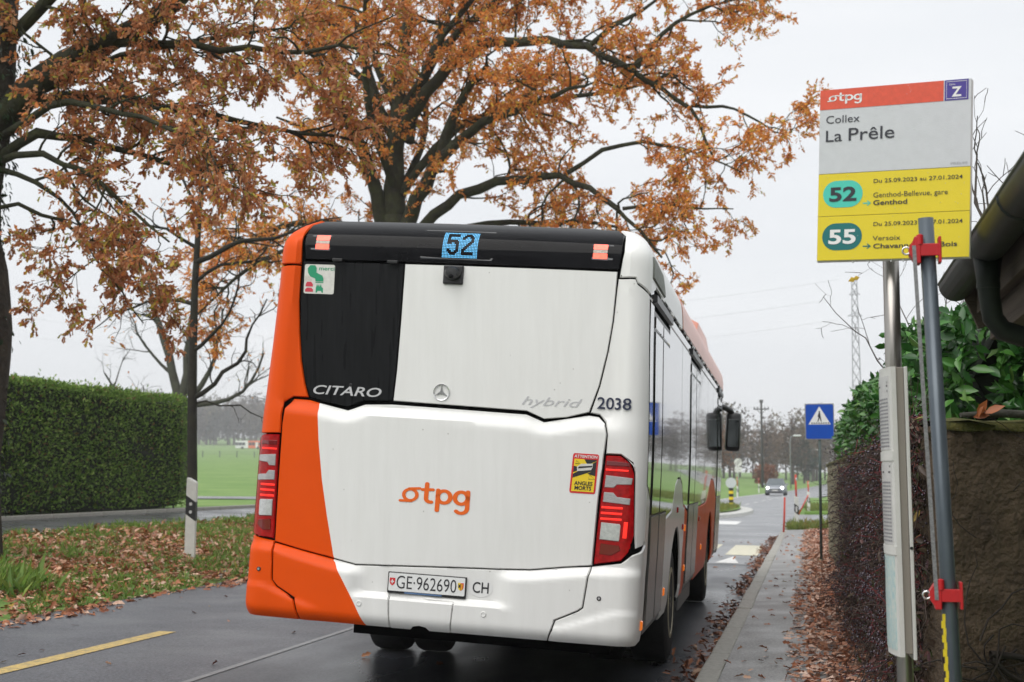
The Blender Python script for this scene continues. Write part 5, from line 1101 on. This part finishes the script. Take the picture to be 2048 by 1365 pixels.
# ------------------------------------------------------------------ low shed: eaves, gutter, downpipe
m_zinc = mat('weathered_gutter', (.012, .016, .015), .5, spec=.25, col2=(.026, .032, .028), vscale=7)
m_wood = mat('weathered_timber', (.055, .042, .032), .85, col2=(.10, .076, .058), vscale=4, stretch=(1, .15, 6), bump=.004, bscale=30)
m_tile = mat('roof_tile', (.10, .055, .04), .85, var=.3, vscale=6)
sh_ = empty('garden_shed', (1.9, 4.4, SW), 0, 'low shed roof with dark gutter and downpipe at the right edge', 'shed'); s0 = Vector((1.9, 4.4, SW))
b = BM(); n = 10; GXc, GZc, gr = .642, 2.352, .070
prof = [(GXc-gr*cos(pi*k/n), GZc-gr*sin(pi*k/n)) for k in range(n+1)]
rings = [[b.verts.new(Vector((x, y, z))-s0) for x, z in prof] for y in (2.2, 3.3, 4.4, 5.5, 6.5)]
for p, q in zip(rings, rings[1:]):
    for k in range(n): b.faces.new((p[k], p[k+1], q[k+1], q[k])).smooth = True
b.faces.new(rings[-1]); b.faces.new(rings[0][::-1])
gt = obj('gutter', b, sh_, m_zinc); md = gt.modifiers.new('thick', 'SOLIDIFY'); md.thickness = .004
tube_obj('gutter_rim', [Vector((GXc-gr, y, GZc+.004))-s0 for y in (2.2, 4.4, 6.5)], .008, mat('rim_moss', (.04, .045, .02), .8, col2=(.09, .095, .07), vscale=9), gt, 8)
for y in (3.1, 4.45): 
    b = BM(); tube(b, [Vector((GXc-(gr+.004)*cos(pi*k/10), y, GZc-(gr+.004)*sin(pi*k/10)))-s0 for k in range(11)], .006, 6); obj('gutter_bracket', b, gt, m_zinc)
tube_obj('downpipe', [Vector(p)-s0 for p in ((.642, 5.35, 2.30), (.642, 5.35, 2.21), (.645, 5.35, 2.15), (.655, 5.36, 2.08), (.69, 5.38, 2.035), (.77, 5.40, 2.01), (.9, 5.44, 1.98), (1.15, 5.5, 1.94))], [.052, .040, .038, .038, .038, .038, .038, .038], m_zinc, sh_, 16)
b = BM(); lathe(b, [(.042, 0), (.042, .02)], 16, 'Z', Vector((.642, 5.35, 2.185))-s0); obj('pipe_collar', b, sh_, m_zinc, 40)
box_obj('fascia_board', Vector((.74, 4.35, 2.30))-s0, (.03, 4.28, .16), m_wood, sh_, .004)
box_obj('soffit_board', Vector((1.16, 4.35, 2.245))-s0, (.86, 4.26, .02), m_wood, sh_)
box_obj('eaves_beam', Vector((.83, 4.35, 2.17))-s0, (.10, 4.3, .13), m_wood, sh_, .005)
box_obj('barge_board', Vector((1.25, 6.49, 2.47))-s0, (1.2, .03, .2), m_wood, sh_, .004, Matrix.Rotation(-R(22), 3, 'Y'))
rf = BM(); bx(rf, (0, 0, 0), (1.6, 4.3, .03), Matrix.Rotation(-R(22), 3, 'Y')); 
for v in rf.verts: v.co += Vector((1.37, 4.35, 2.70))-s0
roof = obj('roof', rf, sh_, m_tile)
tm = bpy.data.meshes.new('roof_tile'); b = BM(); bx(b, (0, 0, 0), (.30, .235, .018), Matrix.Rotation(-R(19), 3, 'Y'), .004); b.to_mesh(tm); b.free(); tm.materials.append(m_tile)
for i in range(6):
    for j in range(18):
        k = link(bpy.data.objects.new('roof_tile', tm), roof); a = .06+i*.25; k.location = Vector((.66+a*cos(R(22))+.08, 2.34+j*.24+(.12 if i % 2 else 0)*.0, 2.445+a*sin(R(22))+.03))-s0
box_obj('shed_wall', Vector((2.1, 4.35, 1.2))-s0, (.2, 4.0, 2.15), m_wall, sh_); box_obj('shed_gable', Vector((2.6, 6.3, 1.3))-s0, (1.1, .15, 2.35), m_wall, sh_)

# ------------------------------------------------------------------ signs and posts
m_spost = mat('sign_post_green', (.07, .095, .09), .5, metal=.3, var=.2, vscale=9)
m_blue = mat('sign_blue', (.0, .065, .42), .35, var=.05, vscale=9)
m_postw = mat('delineator_white', (.66, .66, .63), .5, var=.08, vscale=9)
m_postb = mat('delineator_black', (.018, .018, .02), .5); m_refl = mat('reflector_white', (.60, .60, .60), .3)
m_snow = mat('snow_pole_red', (.60, .055, .03), .5, var=.1, vscale=9)
m_alu = mat('sign_grey_back', (.30, .31, .31), .45, metal=.4)
ps = empty('crossing_sign', (.14, 24.2, SW), 0, 'square blue pedestrian crossing sign on a thin post by the wall', 'sign'); s0 = ps.location.copy()
tube_obj('post', [Vector((.14, 24.2, SW-.02))-s0, Vector((.155, 24.2, 2.75))-s0], .024, m_spost, ps, 12)
box_obj('foot_bracket', Vector((.12, 24.19, SW+.03))-s0, (.09, .06, .06), mat('bracket_green', (.02, .14, .06), .5), ps, .01)
def plmap(cx, cy, cz, w, h): return lambda u, v, off: np.stack([cx+(np.asarray(u)-.5)*w, np.full(np.shape(u), cy-off), cz+(np.asarray(v)-.5)*h], -1)
box_obj('plate', Vector((.157, 24.165, 2.445))-s0, (.475, .02, .60), m_alu, ps, .004)
pm = plmap(.157-s0.x, 24.153-s0.y, 2.445-s0.z, .475, .60)
print2d('blue_field', rrect(.03, .025, .97, .975, .06), m_blue, pm, ps, .001)
print2d('triangle', poly((.12, .42), (.88, .42), (.50, .92)), m_sw, pm, ps, .002)
print2d('walker', merge(ell(.50, .77, .028, .022, 14), poly((.475, .745), (.525, .745), (.545, .62), (.575, .50), (.545, .49), (.505, .60), (.455, .49), (.425, .50), (.47, .62), (.435, .64), (.425, .62), (.46, .70))), m_stx, pm, ps, .003)
print2d('stripes', merge(*[rect(.22+.08*k, .435, .265+.08*k, .475) for k in range(8)]), m_stx, pm, ps, .003)

def delineator(x, y, h, label, snow=0., lean=0., w=.12, group=None, front='dots', name='delineator_post'):
    z0 = SW if (x > -.7 and y < 40) else gz(x, y); t = empty(name, (x, y, z0), 0, label, 'post', group); t.rotation_euler = (0, lean, 0)
    b = BM(); prof = [(-.5, -.34), (.5, -.34), (.36, .34), (-.36, .34)]
    lv = [(0, 0), (h-.03, 0), (h+.02, 0)]
    def ring(z, sl=0., g=1.): return [b.verts.new((px_*w*g, py_*w*g, z+sl*px_)) for px_, py_ in prof]
    r0 = ring(-.12); r1 = ring(h-.02, -.07); r2 = ring(h, -.07, .86)
    for p, q in ((r0, r1), (r1, r2)):
        for k in range(4): b.faces.new((p[k], p[(k+1) % 4], q[(k+1) % 4], q[k]))
    b.faces.new(r2); obj('shaft', b, t, m_postw)
    bz0, bz1 = h*.52, h*.76
    b = BM()
    def ring2(z, g=1.03): return [b.verts.new((px_*w*g, py_*w*g, z-.10*px_)) for px_, py_ in prof]
    p = ring2(bz0); q = ring2(bz1)
    for k in range(4): b.faces.new((p[k], p[(k+1) % 4], q[(k+1) % 4], q[k]))
    b.faces.new(q); b.faces.new(p[::-1]); bd = obj('black_band', b, t, m_postb)
    pmf = lambda u, v, off: np.stack([np.asarray(u), np.full(np.shape(u), -w*.34*1.03-off), np.asarray(v)], -1)
    if front == 'dots':
        for k in (.3, .72): print2d('reflector', ell(.0, bz0+(bz1-bz0)*k, .024, .024, 16), m_refl, pmf, bd, .003)
    else: print2d('reflector', rect(-.025, bz0+.04, .025, bz1-.04), m_refl, pmf, bd, .003)
    if snow:
        sp = tube_obj('snow_pole', [(.0, 0, h-.15), (-.01, 0, h+snow)], .028, m_snow, t, 10)
        b = BM(); lathe(b, [(.030, h+snow*.72), (.030, h+snow*.85)], 10); obj('pole_band', b, sp, m_postw)
    return t
delineator(-8.77, 19.3, 1.13, 'white verge delineator post with black band beside the road, nearest on the left', 0, R(.8), .15)
delineator(-.42, 41.4, 1.0, 'white delineator post with a tall red snow pole where the pavement ends', .62, 0, .12, None, 'bar')
delineator(-.12, 62.5, .95, 'short delineator post with a bent red pole across the side road', .45, 0, .12, None, 'bar')
delineator(-5.6, 112, .9, 'distant striped post left of the oncoming car, below the round sign', .7, 0, .13, None, 'bar')
delineator(-5.3, 150, .9, 'distant post with red top just left of the oncoming car', .6, 0, .13, None, 'bar')
delineator(3.6, 165, .9, 'far white post right of the oncoming car', 0, 0, .13, None, 'bar')
m_sp2 = tag(tube_obj('snow_pole', [(0, 0, -.05), (.03, 0, .5), (.045, 0, .90)], [.026, .026, .024], m_snow, None, 10), 'leaning red snow pole at the far end of the kerb', 'pole'); m_sp2.location = (-.72, 37.6, SW)
m_sp3 = tag(tube_obj('snow_pole', [(0, 0, -.05), (.22, 0, .40), (.42, 0, .80)], [.026, .026, .024], m_snow, None, 10), 'fallen-over red snow pole propped on the post across the side road', 'pole'); m_sp3.location = (-.55, 61.6, gz(-.55, 61.6)+.02)

# traffic island with beacon
m_isl = mat('island_kerb', (.50, .50, .47), .6, var=.15, vscale=9)
def island():
    b = BM(); P = [(-4.6+1.15*cos(2*pi*k/28)*1.9, 61+11*sin(2*pi*k/28)) for k in range(28)]
    lo_ = [b.verts.new((x, y, gz(x, y)-.02)) for x, y in P]; hi = [b.verts.new((x*.98-.09, y*.99+.6, gz(x, y)+.13)) for x, y in P]
    for k in range(28): b.faces.new((lo_[k], lo_[(k+1) % 28], hi[(k+1) % 28], hi[k]))
    b.faces.new(hi); return b
tag(obj('traffic_island', island(), None, m_isl), kind='structure')
b = BM(); P = [(-4.7+1.7*cos(2*pi*k/28), 61.6+9.3*sin(2*pi*k/28)) for k in range(28)]
hi = [b.verts.new((x, y, gz(-4.6, 61)+.15)) for x, y in P]; b.faces.new(hi); tag(obj('island_turf', b, None, m_field), kind='structure')
xi = -4.7+r9.uniform(-1.6, 1.6, 4000); yi = 61.6+r9.uniform(-9, 9, 4000); k_ = ((xi+4.7)/1.7)**2+((yi-61.6)/9.3)**2 < 1; xi = xi[k_]; yi = yi[k_]
grass('island_grass', xi, yi, np.full(len(xi), gz(-4.6, 61)+.15), np.abs(r9.normal(.16, .05, len(xi))), [(.13, .2, .03), (.2, .21, .05), (.25, .19, .05)], (3, 3, 1), 'grass on the traffic island', r9)
line('island_marking', -3.35, -2.35, 46, 49.5, m_wpaint, .010)
bc = empty('island_beacon', (-3.75, 69, gz(-4.6, 61)+.14), 0, 'yellow and black banded island bollard with a pale disc on top', 'bollard')
for k in range(6):
    b = BM(); lathe(b, [(.11, .14*k), (.11, .14*k+.139)], 14); obj('band', b, bc, m_yell if k % 2 == 0 else m_postb, 40)
b = BM(); lathe(b, [(.25, -.02), (.25, .02)], 24, 'Y', (0, 0, 1.08)); obj('disc', b, bc, mat('disc_grey', (.55, .58, .60), .35), 40)
# round end-of-limit sign
es = empty('round_road_sign', (-6.1, 124, gz(-6.1, 124)), 0, 'round white road sign with dark diagonal bars above two small plates', 'sign')
tube_obj('post', [(0, 0, -.1), (0, 0, 3.1)], .035, m_alu, es, 8)
b = BM(); lathe(b, [(.34, -.07), (.34, -.05)], 28, 'Y', (0, 0, 2.85)); ds = obj('disc', b, es, m_postw, 40)
pq = lambda u, v, off: np.stack([np.asarray(u), np.full(np.shape(u), -.073-off), np.asarray(v)], -1)
print2d('bars', merge(*[stroke([(-.2+d, 2.65-d), (.2+d, 3.05-d)], .03) for d in (-.07, 0, .07)]), m_postb, pq, ds, .002)
print2d('bars', merge(stroke([(-.22, 2.63), (.22, 3.07)], .05)), m_postb, pq, ds, .004) if False else None
for z in (2.36, 2.12): box_obj('plate', (0, -.06, z), (.62, .02, .20), m_postw, es, .003)

# ------------------------------------------------------------------ oncoming car
def car(x, y, label):
    z0 = gz(x, y)+.012; t = empty('oncoming_car', (x, y, z0), R(-2.), label, 'car')
    m_cb = mat('car_silver', (.28, .30, .33), .3, metal=.5, coat=.4); m_cg = mat('car_glass', (.10, .12, .13), .05, spec=.8)
    # sections along the length, front first: (y, half width bottom, half width belt, z low, z belt)
    b = BM(); secs = []
    for yy, hw, zl, zb in ((-2.05, .62, .28, .62), (-1.98, .78, .22, .70), (-1.6, .87, .2, .82), (-.9, .89, .2, .93), (0, .90, .2, .96), (1., .89, .2, .97), (1.7, .85, .25, .95), (2.05, .72, .3, .88)):
        secs.append([b.verts.new(p) for p in ((-hw*.92, yy, zl), (-hw, yy, zl+.22), (-hw, yy, zb-.12), (-hw*.9, yy, zb), (hw*.9, yy, zb), (hw, yy, zb-.12), (hw, yy, zl+.22), (hw*.92, yy, zl))])
    for p, q in zip(secs, secs[1:]):
        for k in range(8): b.faces.new((p[k], p[(k+1) % 8], q[(k+1) % 8], q[k]))
    b.faces.new(secs[0][::-1]); b.faces.new(secs[-1]); bmesh.ops.recalc_face_normals(b, faces=b.faces); obj('body', b, t, m_cb, 50)
    b = BM(); cab = [[b.verts.new(p) for p in ((-hw, yy, z), (hw, yy, z))] for yy, hw, z in ((-.95, .78, .93), (-.25, .60, 1.46), (1.1, .60, 1.47), (1.9, .74, .95))]
    for p, q in zip(cab, cab[1:]): b.faces.new((p[0], p[1], q[1], q[0]))
    b.faces.new([c[0] for c in cab]); b.faces.new([c[1] for c in cab][::-1]); bmesh.ops.recalc_face_normals(b, faces=b.faces); obj('windows', b, t, m_cg)
    box_obj('roof', (0, .43, 1.475), (1.2, 1.36, .03), m_cb, t, .01)
    for sx in (-1, 1):
        tube_obj('windscreen_pillar', [(sx*.79, -.97, .93), (sx*.61, -.26, 1.47)], .03, m_cb, t, 6)
        b = BM(); lathe(b, [(.0, -.06), (.105, -.06), (.10, .03), (0., .03)], 16, 'Y', (sx*.62, -1.97, .66)); obj('headlight', b, t, mat('headlight_lit', (.9, .9, .9), .2, emit=(1, .97, .92), estr=9.), 40)
        box_obj('door_mirror', (sx*1.0, -.72, .98), (.2, .12, .14), m_cb, t, .03)
        for yy in (-1.3, 1.3):
            b = BM(); lathe(b, [(.2, -.1), (.31, -.1), (.32, 0), (.31, .1), (.2, .1)], 20, 'X'); w_ = obj('wheel', b, t, m_tyre, 40); w_.location = (sx*.78, yy, .32)
            b = BM(); lathe(b, [(.02, sx*.06), (.2, sx*.1)], 16, 'X'); obj('rim', b, w_, m_silver)
    box_obj('grille', (0, -2.06, .52), (.9, .03, .14), m_postb, t, .01); box_obj('lower_intake', (0, -2.04, .31), (1.2, .05, .12), m_postb, t, .01); box_obj('plate', (0, -2.085, .44), (.5, .01, .1), m_postw, t)
car(-3.05, 129.5, 'silver hatchback driving towards the viewer with headlights on')

# ------------------------------------------------------------------ poles, pylon, wires, street lamps
def upole():
    x, y = -6.55, 200.; z0 = gz(x, y); t = empty('utility_pole', (x, y, z0), 0, 'wooden utility pole with crossarm against the sky beyond the road', 'pole')
    mp_ = mat('pole_wood', (.045, .045, .042), .9); tube_obj('mast', [(0, 0, -.3), (0, 0, 12.1-z0)], [.2, .14], mp_, t, 10)
    ca_ = box_obj('crossarm', (0, -.15, 11.1-z0), (2.1, .14, .16), mp_, t)
    for dx in (-.95, -.5, .5, .95): 
        b = BM(); lathe(b, [(.06, 0), (.07, .12), (.03, .28)], 8, 'Z', (dx, -.15, 11.18-z0)); obj('insulator', b, t, m_postb)
    tube_obj('brace', [(-.7, -.15, 11.1-z0), (0, -.12, 10.4-z0)], .04, mp_, t, 6); tube_obj('brace', [(.7, -.15, 11.1-z0), (0, -.12, 10.4-z0)], .04, mp_, t, 6); box_obj('top_bracket', (0, 0, 12.2-z0), (.5, .2, .4), mp_, t)
upole()
def pylon():
    y = 270.; x = 8.6; z0 = gz(x, y); H = 38.; t = empty('lattice_pylon', (x, y, z0), 0, 'grey steel lattice power pylon rising behind the crossing sign', 'pylon'); mg = mat('pylon_steel', (.07, .075, .08), .7)
    def hw(z): return .95-.5*(z/H)
    for sx in (-1, 1):
        for sy in (-1, 1): tube_obj('leg', [(sx*hw(0), sy*hw(0), -.3), (sx*hw(H), sy*hw(H), H)], .06, mg, t, 4)
    n = 16; zs = [H*(1-(1-k/n)**1.15) for k in range(n+1)]
    for a, c in zip(zs, zs[1:]):
        for k in range(4):
            p = [(-1, -1), (1, -1), (1, 1), (-1, 1)]; q, w = p[k], p[(k+1) % 4]
            tube_obj('brace', [(q[0]*hw(a), q[1]*hw(a), a), (w[0]*hw(c), w[1]*hw(c), c)], .042, mg, t, 3); tube_obj('brace', [(w[0]*hw(a), w[1]*hw(a), a), (q[0]*hw(c), q[1]*hw(c), c)], .042, mg, t, 3)
    for z, l in ((31., 1.3), (35., 1.0)):
        for sx in (-1, 1): tube_obj('cross_arm', [(0, 0, z+.7), (sx*l, 0, z)], .05, mg, t, 4); tube_obj('cross_arm', [(0, 0, z), (sx*l, 0, z)], .05, mg, t, 4)
pylon()
m_wire = mat('overhead_wire', (.35, .36, .37), .7)
for k, (z1, z2, lab) in enumerate(((30., 31., 'lowest'), (34., 35., 'middle'), (37.5, 39., 'topmost'))):
    pts = [(8.6-3-170*t, 270+8*t, z1+1.+(z2-z1)*t-4*6*t*(1-t)) for t in np.linspace(0, 1, 24)]; w_ = tube_obj('power_line', pts, .02, m_wire, None, 4); tag(w_, lab+' thin power line sagging across the pale sky left of the pylon', 'wire')
pts = [(-6.55-70*t, 200+30*t, 11.4+3*t-4*1.2*t*(1-t)) for t in np.linspace(0, 1, 16)]; tag(tube_obj('power_line', pts, .016, m_wire, None, 4), 'thin wire running left from the wooden utility pole', 'wire')
def lamp(x, y, h, label):
    z0 = gz(x, y); t = empty('street_lamp', (x, y, z0), 0, label, 'street lamp'); ml = mat('lamp_pole_grey', (.28, .30, .31), .5, metal=.3)
    tube_obj('mast', [(0, 0, -.2), (0, 0, h*.9), (.12, 0, h), (.5, 0, h+.12)], [.09, .06, .05, .05], ml, t, 8)
    b = BM(); bx(b, (.95, 0, h+.14), (1.0, .34, .18), None, .07); obj('lamp_head', b, t, mat('lamp_head_white', (.75, .77, .78), .3))
lamp(-2.6, 190., 7.0-.2, 'nearer street lamp with a white head left of the crossing sign'); lamp(.0, 285., 6.2, 'farther street lamp with a white head under the crossing sign')

# ------------------------------------------------------------------ fences, far bus, distant trees
def field_fence():
    t = empty('field_fence', (-118, 280, gz(-118, 280)), 0, 'thin post and wire fence crossing the green field', 'fence'); o_ = np.array(t.location); mf = mat('fence_wood', (.12, .14, .12), .9); P = []
    for k in range(26):
        x = -150+k*4.2; y = 285-(k*.9); z = gz(x, y); P.append((x-o_[0], y-o_[1], z+1.2-o_[2])); box_obj('post', (x-o_[0], y-o_[1], z+.6-o_[2]), (.16, .16, 1.5), mf, t)
    tube_obj('wire', P, .025, mf, t, 4); tube_obj('wire', [(a, b_, c-.5) for a, b_, c in P], .025, mf, t, 4)
field_fence()
def far_bus():
    x, y = -212., 520.; z0 = gz(x, y); t = empty('distant_bus', (x, y, z0), R(6), 'tiny white and orange bus far across the green field', 'bus')
    mw = mat('far_bus_white', (.75, .75, .73), .5); mo = mat('far_bus_orange', (.72, .14, .03), .5); mg = mat('far_bus_glass', (.03, .04, .045), .2)
    b = BM(); bx(b, (-3.5, 0, 1.75), (5., 2.5, 2.9), None, .15); obj('rear_body', b, t, mw); b = BM(); bx(b, (2.6, 0, 1.75), (7.2, 2.52, 2.88), None, .12); obj('front_body', b, t, mo)
    for k in range(9):
        if k in (3, 6): box_obj('door', (-5.3+k*1.3, -1.27, 1.5), (1.0, .06, 2.3), mw, t)
        else: box_obj('window', (-5.3+k*1.3, -1.27, 2.0), (1.15, .06, 1.1), mg, t)
    for xx in (-3.2, 3.): b = BM(); lathe(b, [(.5, -.15), (.5, .15)], 16, 'Y', (xx, -1.2, .5)); obj('wheel', b, t, m_tyre, 40)
far_bus()
def wood_mass(name, label, cx, cy, ln, dp, ang, h, n, per, pal, w, size, seed):
    """far-off wood: many crowns of leaf-and-twig faces, one mass"""
    r = np.random.default_rng(seed); P = []; C = []; tr = []
    for k in range(n):
        u = r.uniform(-.5, .5)*ln; v = r.uniform(-.5, .5)*dp; x = cx+u*cos(ang)-v*sin(ang); y = cy+u*sin(ang)+v*cos(ang); z0 = gz(x, y); hh = h*r.uniform(.7, 1.15); wd_ = hh*r.uniform(.22, .34)
        m_ = int(per*r.uniform(.7, 1.3)); q = r.normal(size=(m_, 3)); q /= np.linalg.norm(q, axis=1)[:, None]; q *= r.random((m_, 1))**.45; lob = 1+.25*np.sin(q[:, :1]*5+k)
        P.append(np.array([x, y, z0+hh*.58])+q*np.array([wd_, wd_, hh*.44])*lob); c0 = np.array(pal)[r.choice(len(pal), p=np.array(w)/sum(w))]; C.append(np.tile(c0, (m_, 1))); tr.append((np.array([[x, y, z0-.5], [x, y, z0+hh*.35], [x+r.normal()*.2, y, z0+hh*.7]]), np.array([.02, .015, .006])*hh, 0))
    P = np.concatenate(P); C = np.concatenate(C); D = r.normal(size=P.shape)+np.array([0, 0, .8])
    o = tag(obj(name, leaves_mesh(name, P, D, r.uniform(*size, len(P)), LEAF_SMALL, C, r=r, jit=.22), None, mat('far_foliage', (.1, .1, .08), .9, attr=True, trans=.2)), label, 'wood', kind='stuff')
    o2 = tag(obj(name+'_trunks', tubes_mesh(name+'_trunks', tr, (5,)), None, m_twig), label.replace('wood', 'trunks in the wood'), 'trunks', kind='stuff')
WP = [(.11, .085, .07), (.13, .095, .075), (.09, .075, .065), (.12, .10, .05), (.06, .065, .05)]
wood_mass('far_wood', 'hazy brown winter wood beyond the field on the left', -270, 720, 420, 70, R(20), 23, 300, 420, WP, (4, 3, 3, 2, 1), (1.0, 2.6), 3)
wood_mass('road_wood', 'bare brown wood closing the view at the end of the road', 10, 330, 190, 60, R(8), 14, 190, 460, WP, (5, 4, 3, 2, 1), (.45, 1.2), 4)
wood_mass('unseen_rear_wood', 'unseen trees added behind the viewer to darken reflections on the bus', 0, -48, 130, 14, 0., 13, 80, 500, WP, (4, 3, 3, 2, 1), (.4, 1.1), 12)  # trees never in view, added so the black rear panels reflect dark
wood_mass('mid_wood', 'low dark hedgerow wood at the far edge of the field', -90, 400, 120, 14, R(12), 6, 60, 200, [(.05, .065, .045), (.09, .08, .06)], (2, 1), (.4, .9), 6)
def far_tree(x, y, h, wd_, col, label, seed, ever=False):
    r = np.random.default_rng(seed); z0 = gz(x, y); t = empty('evergreen_tree' if ever else 'bare_tree', (x, y, z0), 0, label, 'tree')
    brs = [(np.array([[0, 0, -.3], [0, 0, h*.4], [.1, 0, h*.95]]), np.array([.028, .018, .004])*h, 0)]; n = 46
    for k in range(n):
        z = h*r.uniform(.22, .9); a = r.uniform(0, 2*pi); l = wd_*(1.1-.7*z/h)*(1. if not ever else .8); brs.append((wander(np.array([0, 0, z]), np.array([cos(a), sin(a), .6 if not ever else -.1]), l, 5, .2, .06, r), np.linspace(.008*h, .002*h, 6), 1))
    obj('trunk', tubes_mesh('trunk', brs[:1], (8,)), t, m_twig); tag(obj('branches', tubes_mesh('branches', brs[1:], (6, 4)), t, m_twig), kind='stuff')
    m_ = 2600 if ever else 1500; q = r.normal(size=(m_, 3)); q /= np.linalg.norm(q, axis=1)[:, None]; q *= r.random((m_, 1))**(.4 if ever else .5); q *= 1+.22*np.sin(q[:, :1]*6+seed)*np.cos(q[:, 2:3]*5)
    if ever: zz = (q[:, 2]*.5+.5); q[:, :2] *= (1.15-.75*zz)[:, None]
    P = np.array([0, 0, h*.57])+q*np.array([wd_, wd_, h*.45])
    tag(obj('crown', leaves_mesh('crown', P, r.normal(size=P.shape)+np.array([0, 0, .6]), r.uniform(.25, .6, m_)*(.8 if ever else 1.), LEAF_SMALL, np.tile(col, (m_, 1)), r=r, jit=.25), t, MATS['far_foliage']), kind='stuff')
far_tree(-13.5, 215, 10, 3.4, (.19, .085, .04), 'rusty brown tree left of the utility pole beyond the field', 1)
far_tree(-22., 225, 9, 3.2, (.035, .07, .045), 'dark evergreen beside the bus mirror beyond the field', 2, True)
far_tree(-17., 240, 6.5, 2.6, (.03, .075, .055), 'low dark green conifer under the rusty tree', 7, True)
far_tree(-3., 245, 12, 4., (.14, .10, .075), 'tall bare tree directly above the oncoming car', 3)
far_tree(-1.2, 265, 8.5, 3.2, (.035, .062, .045), 'dark ivy-covered tree left of the crossing sign', 4, True)
far_tree(4., 250, 11, 3.8, (.13, .095, .07), 'bare brown tree behind the crossing sign post', 5)
far_tree(-8., 262, 11, 4., (.15, .10, .07), 'bare purple-brown tree just right of the utility pole', 6)
far_tree(-6.3, 205, 3.0, 1.7, (.22, .08, .03), 'small round rusty shrub behind the oncoming car', 8)
r4 = np.random.default_rng(14)
x = r4.uniform(-.6, 1.5, 9000); y = r4.uniform(39.6, 42.6, 9000); grass('pavement_end_grass', x, y, np.full(9000, .03), np.abs(r4.normal(.22, .07, 9000)), [(.16, .22, .04), (.22, .25, .06), (.26, .2, .05)], (3, 3, 1), 'rough grass tuft where the pavement ends', r4)
tag(obj('second_verge', (lambda b: (bx(b, (8.0, 84., .03), (16.6, 44, .2), None, .05), b)[1])(BM()), None, m_field), kind='structure')
x = r4.uniform(-.25, 4, 7000); y = r4.uniform(62.2, 72, 7000); grass('second_verge_grass', x, y, np.full(7000, .13), np.abs(r4.normal(.2, .06, 7000)), [(.15, .2, .04), (.22, .24, .06)], (3, 2), 'rough grass on the verge across the side road', r4)

# ------------------------------------------------------------------ damp air
b = BM(); bx(b, (-100, 520, 29.), (1700, 1180, 66.)); hz = obj('haze', b, None, []); tag(hz, 'thin damp autumn haze in the air', 'haze', kind='stuff')
hm = bpy.data.materials.new('haze_air'); hm.use_nodes = True; t_ = hm.node_tree; t_.nodes.clear(); ov_ = t_.nodes.new('ShaderNodeOutputMaterial'); pv = t_.nodes.new('ShaderNodeVolumePrincipled')
pv.inputs['Density'].default_value = .0006; pv.inputs['Color'].default_value = (.975, .985, 1, 1); pv.inputs['Anisotropy'].default_value = 0.
t_.links.new(pv.outputs[0], ov_.inputs['Volume']); hz.data.materials.append(hm)
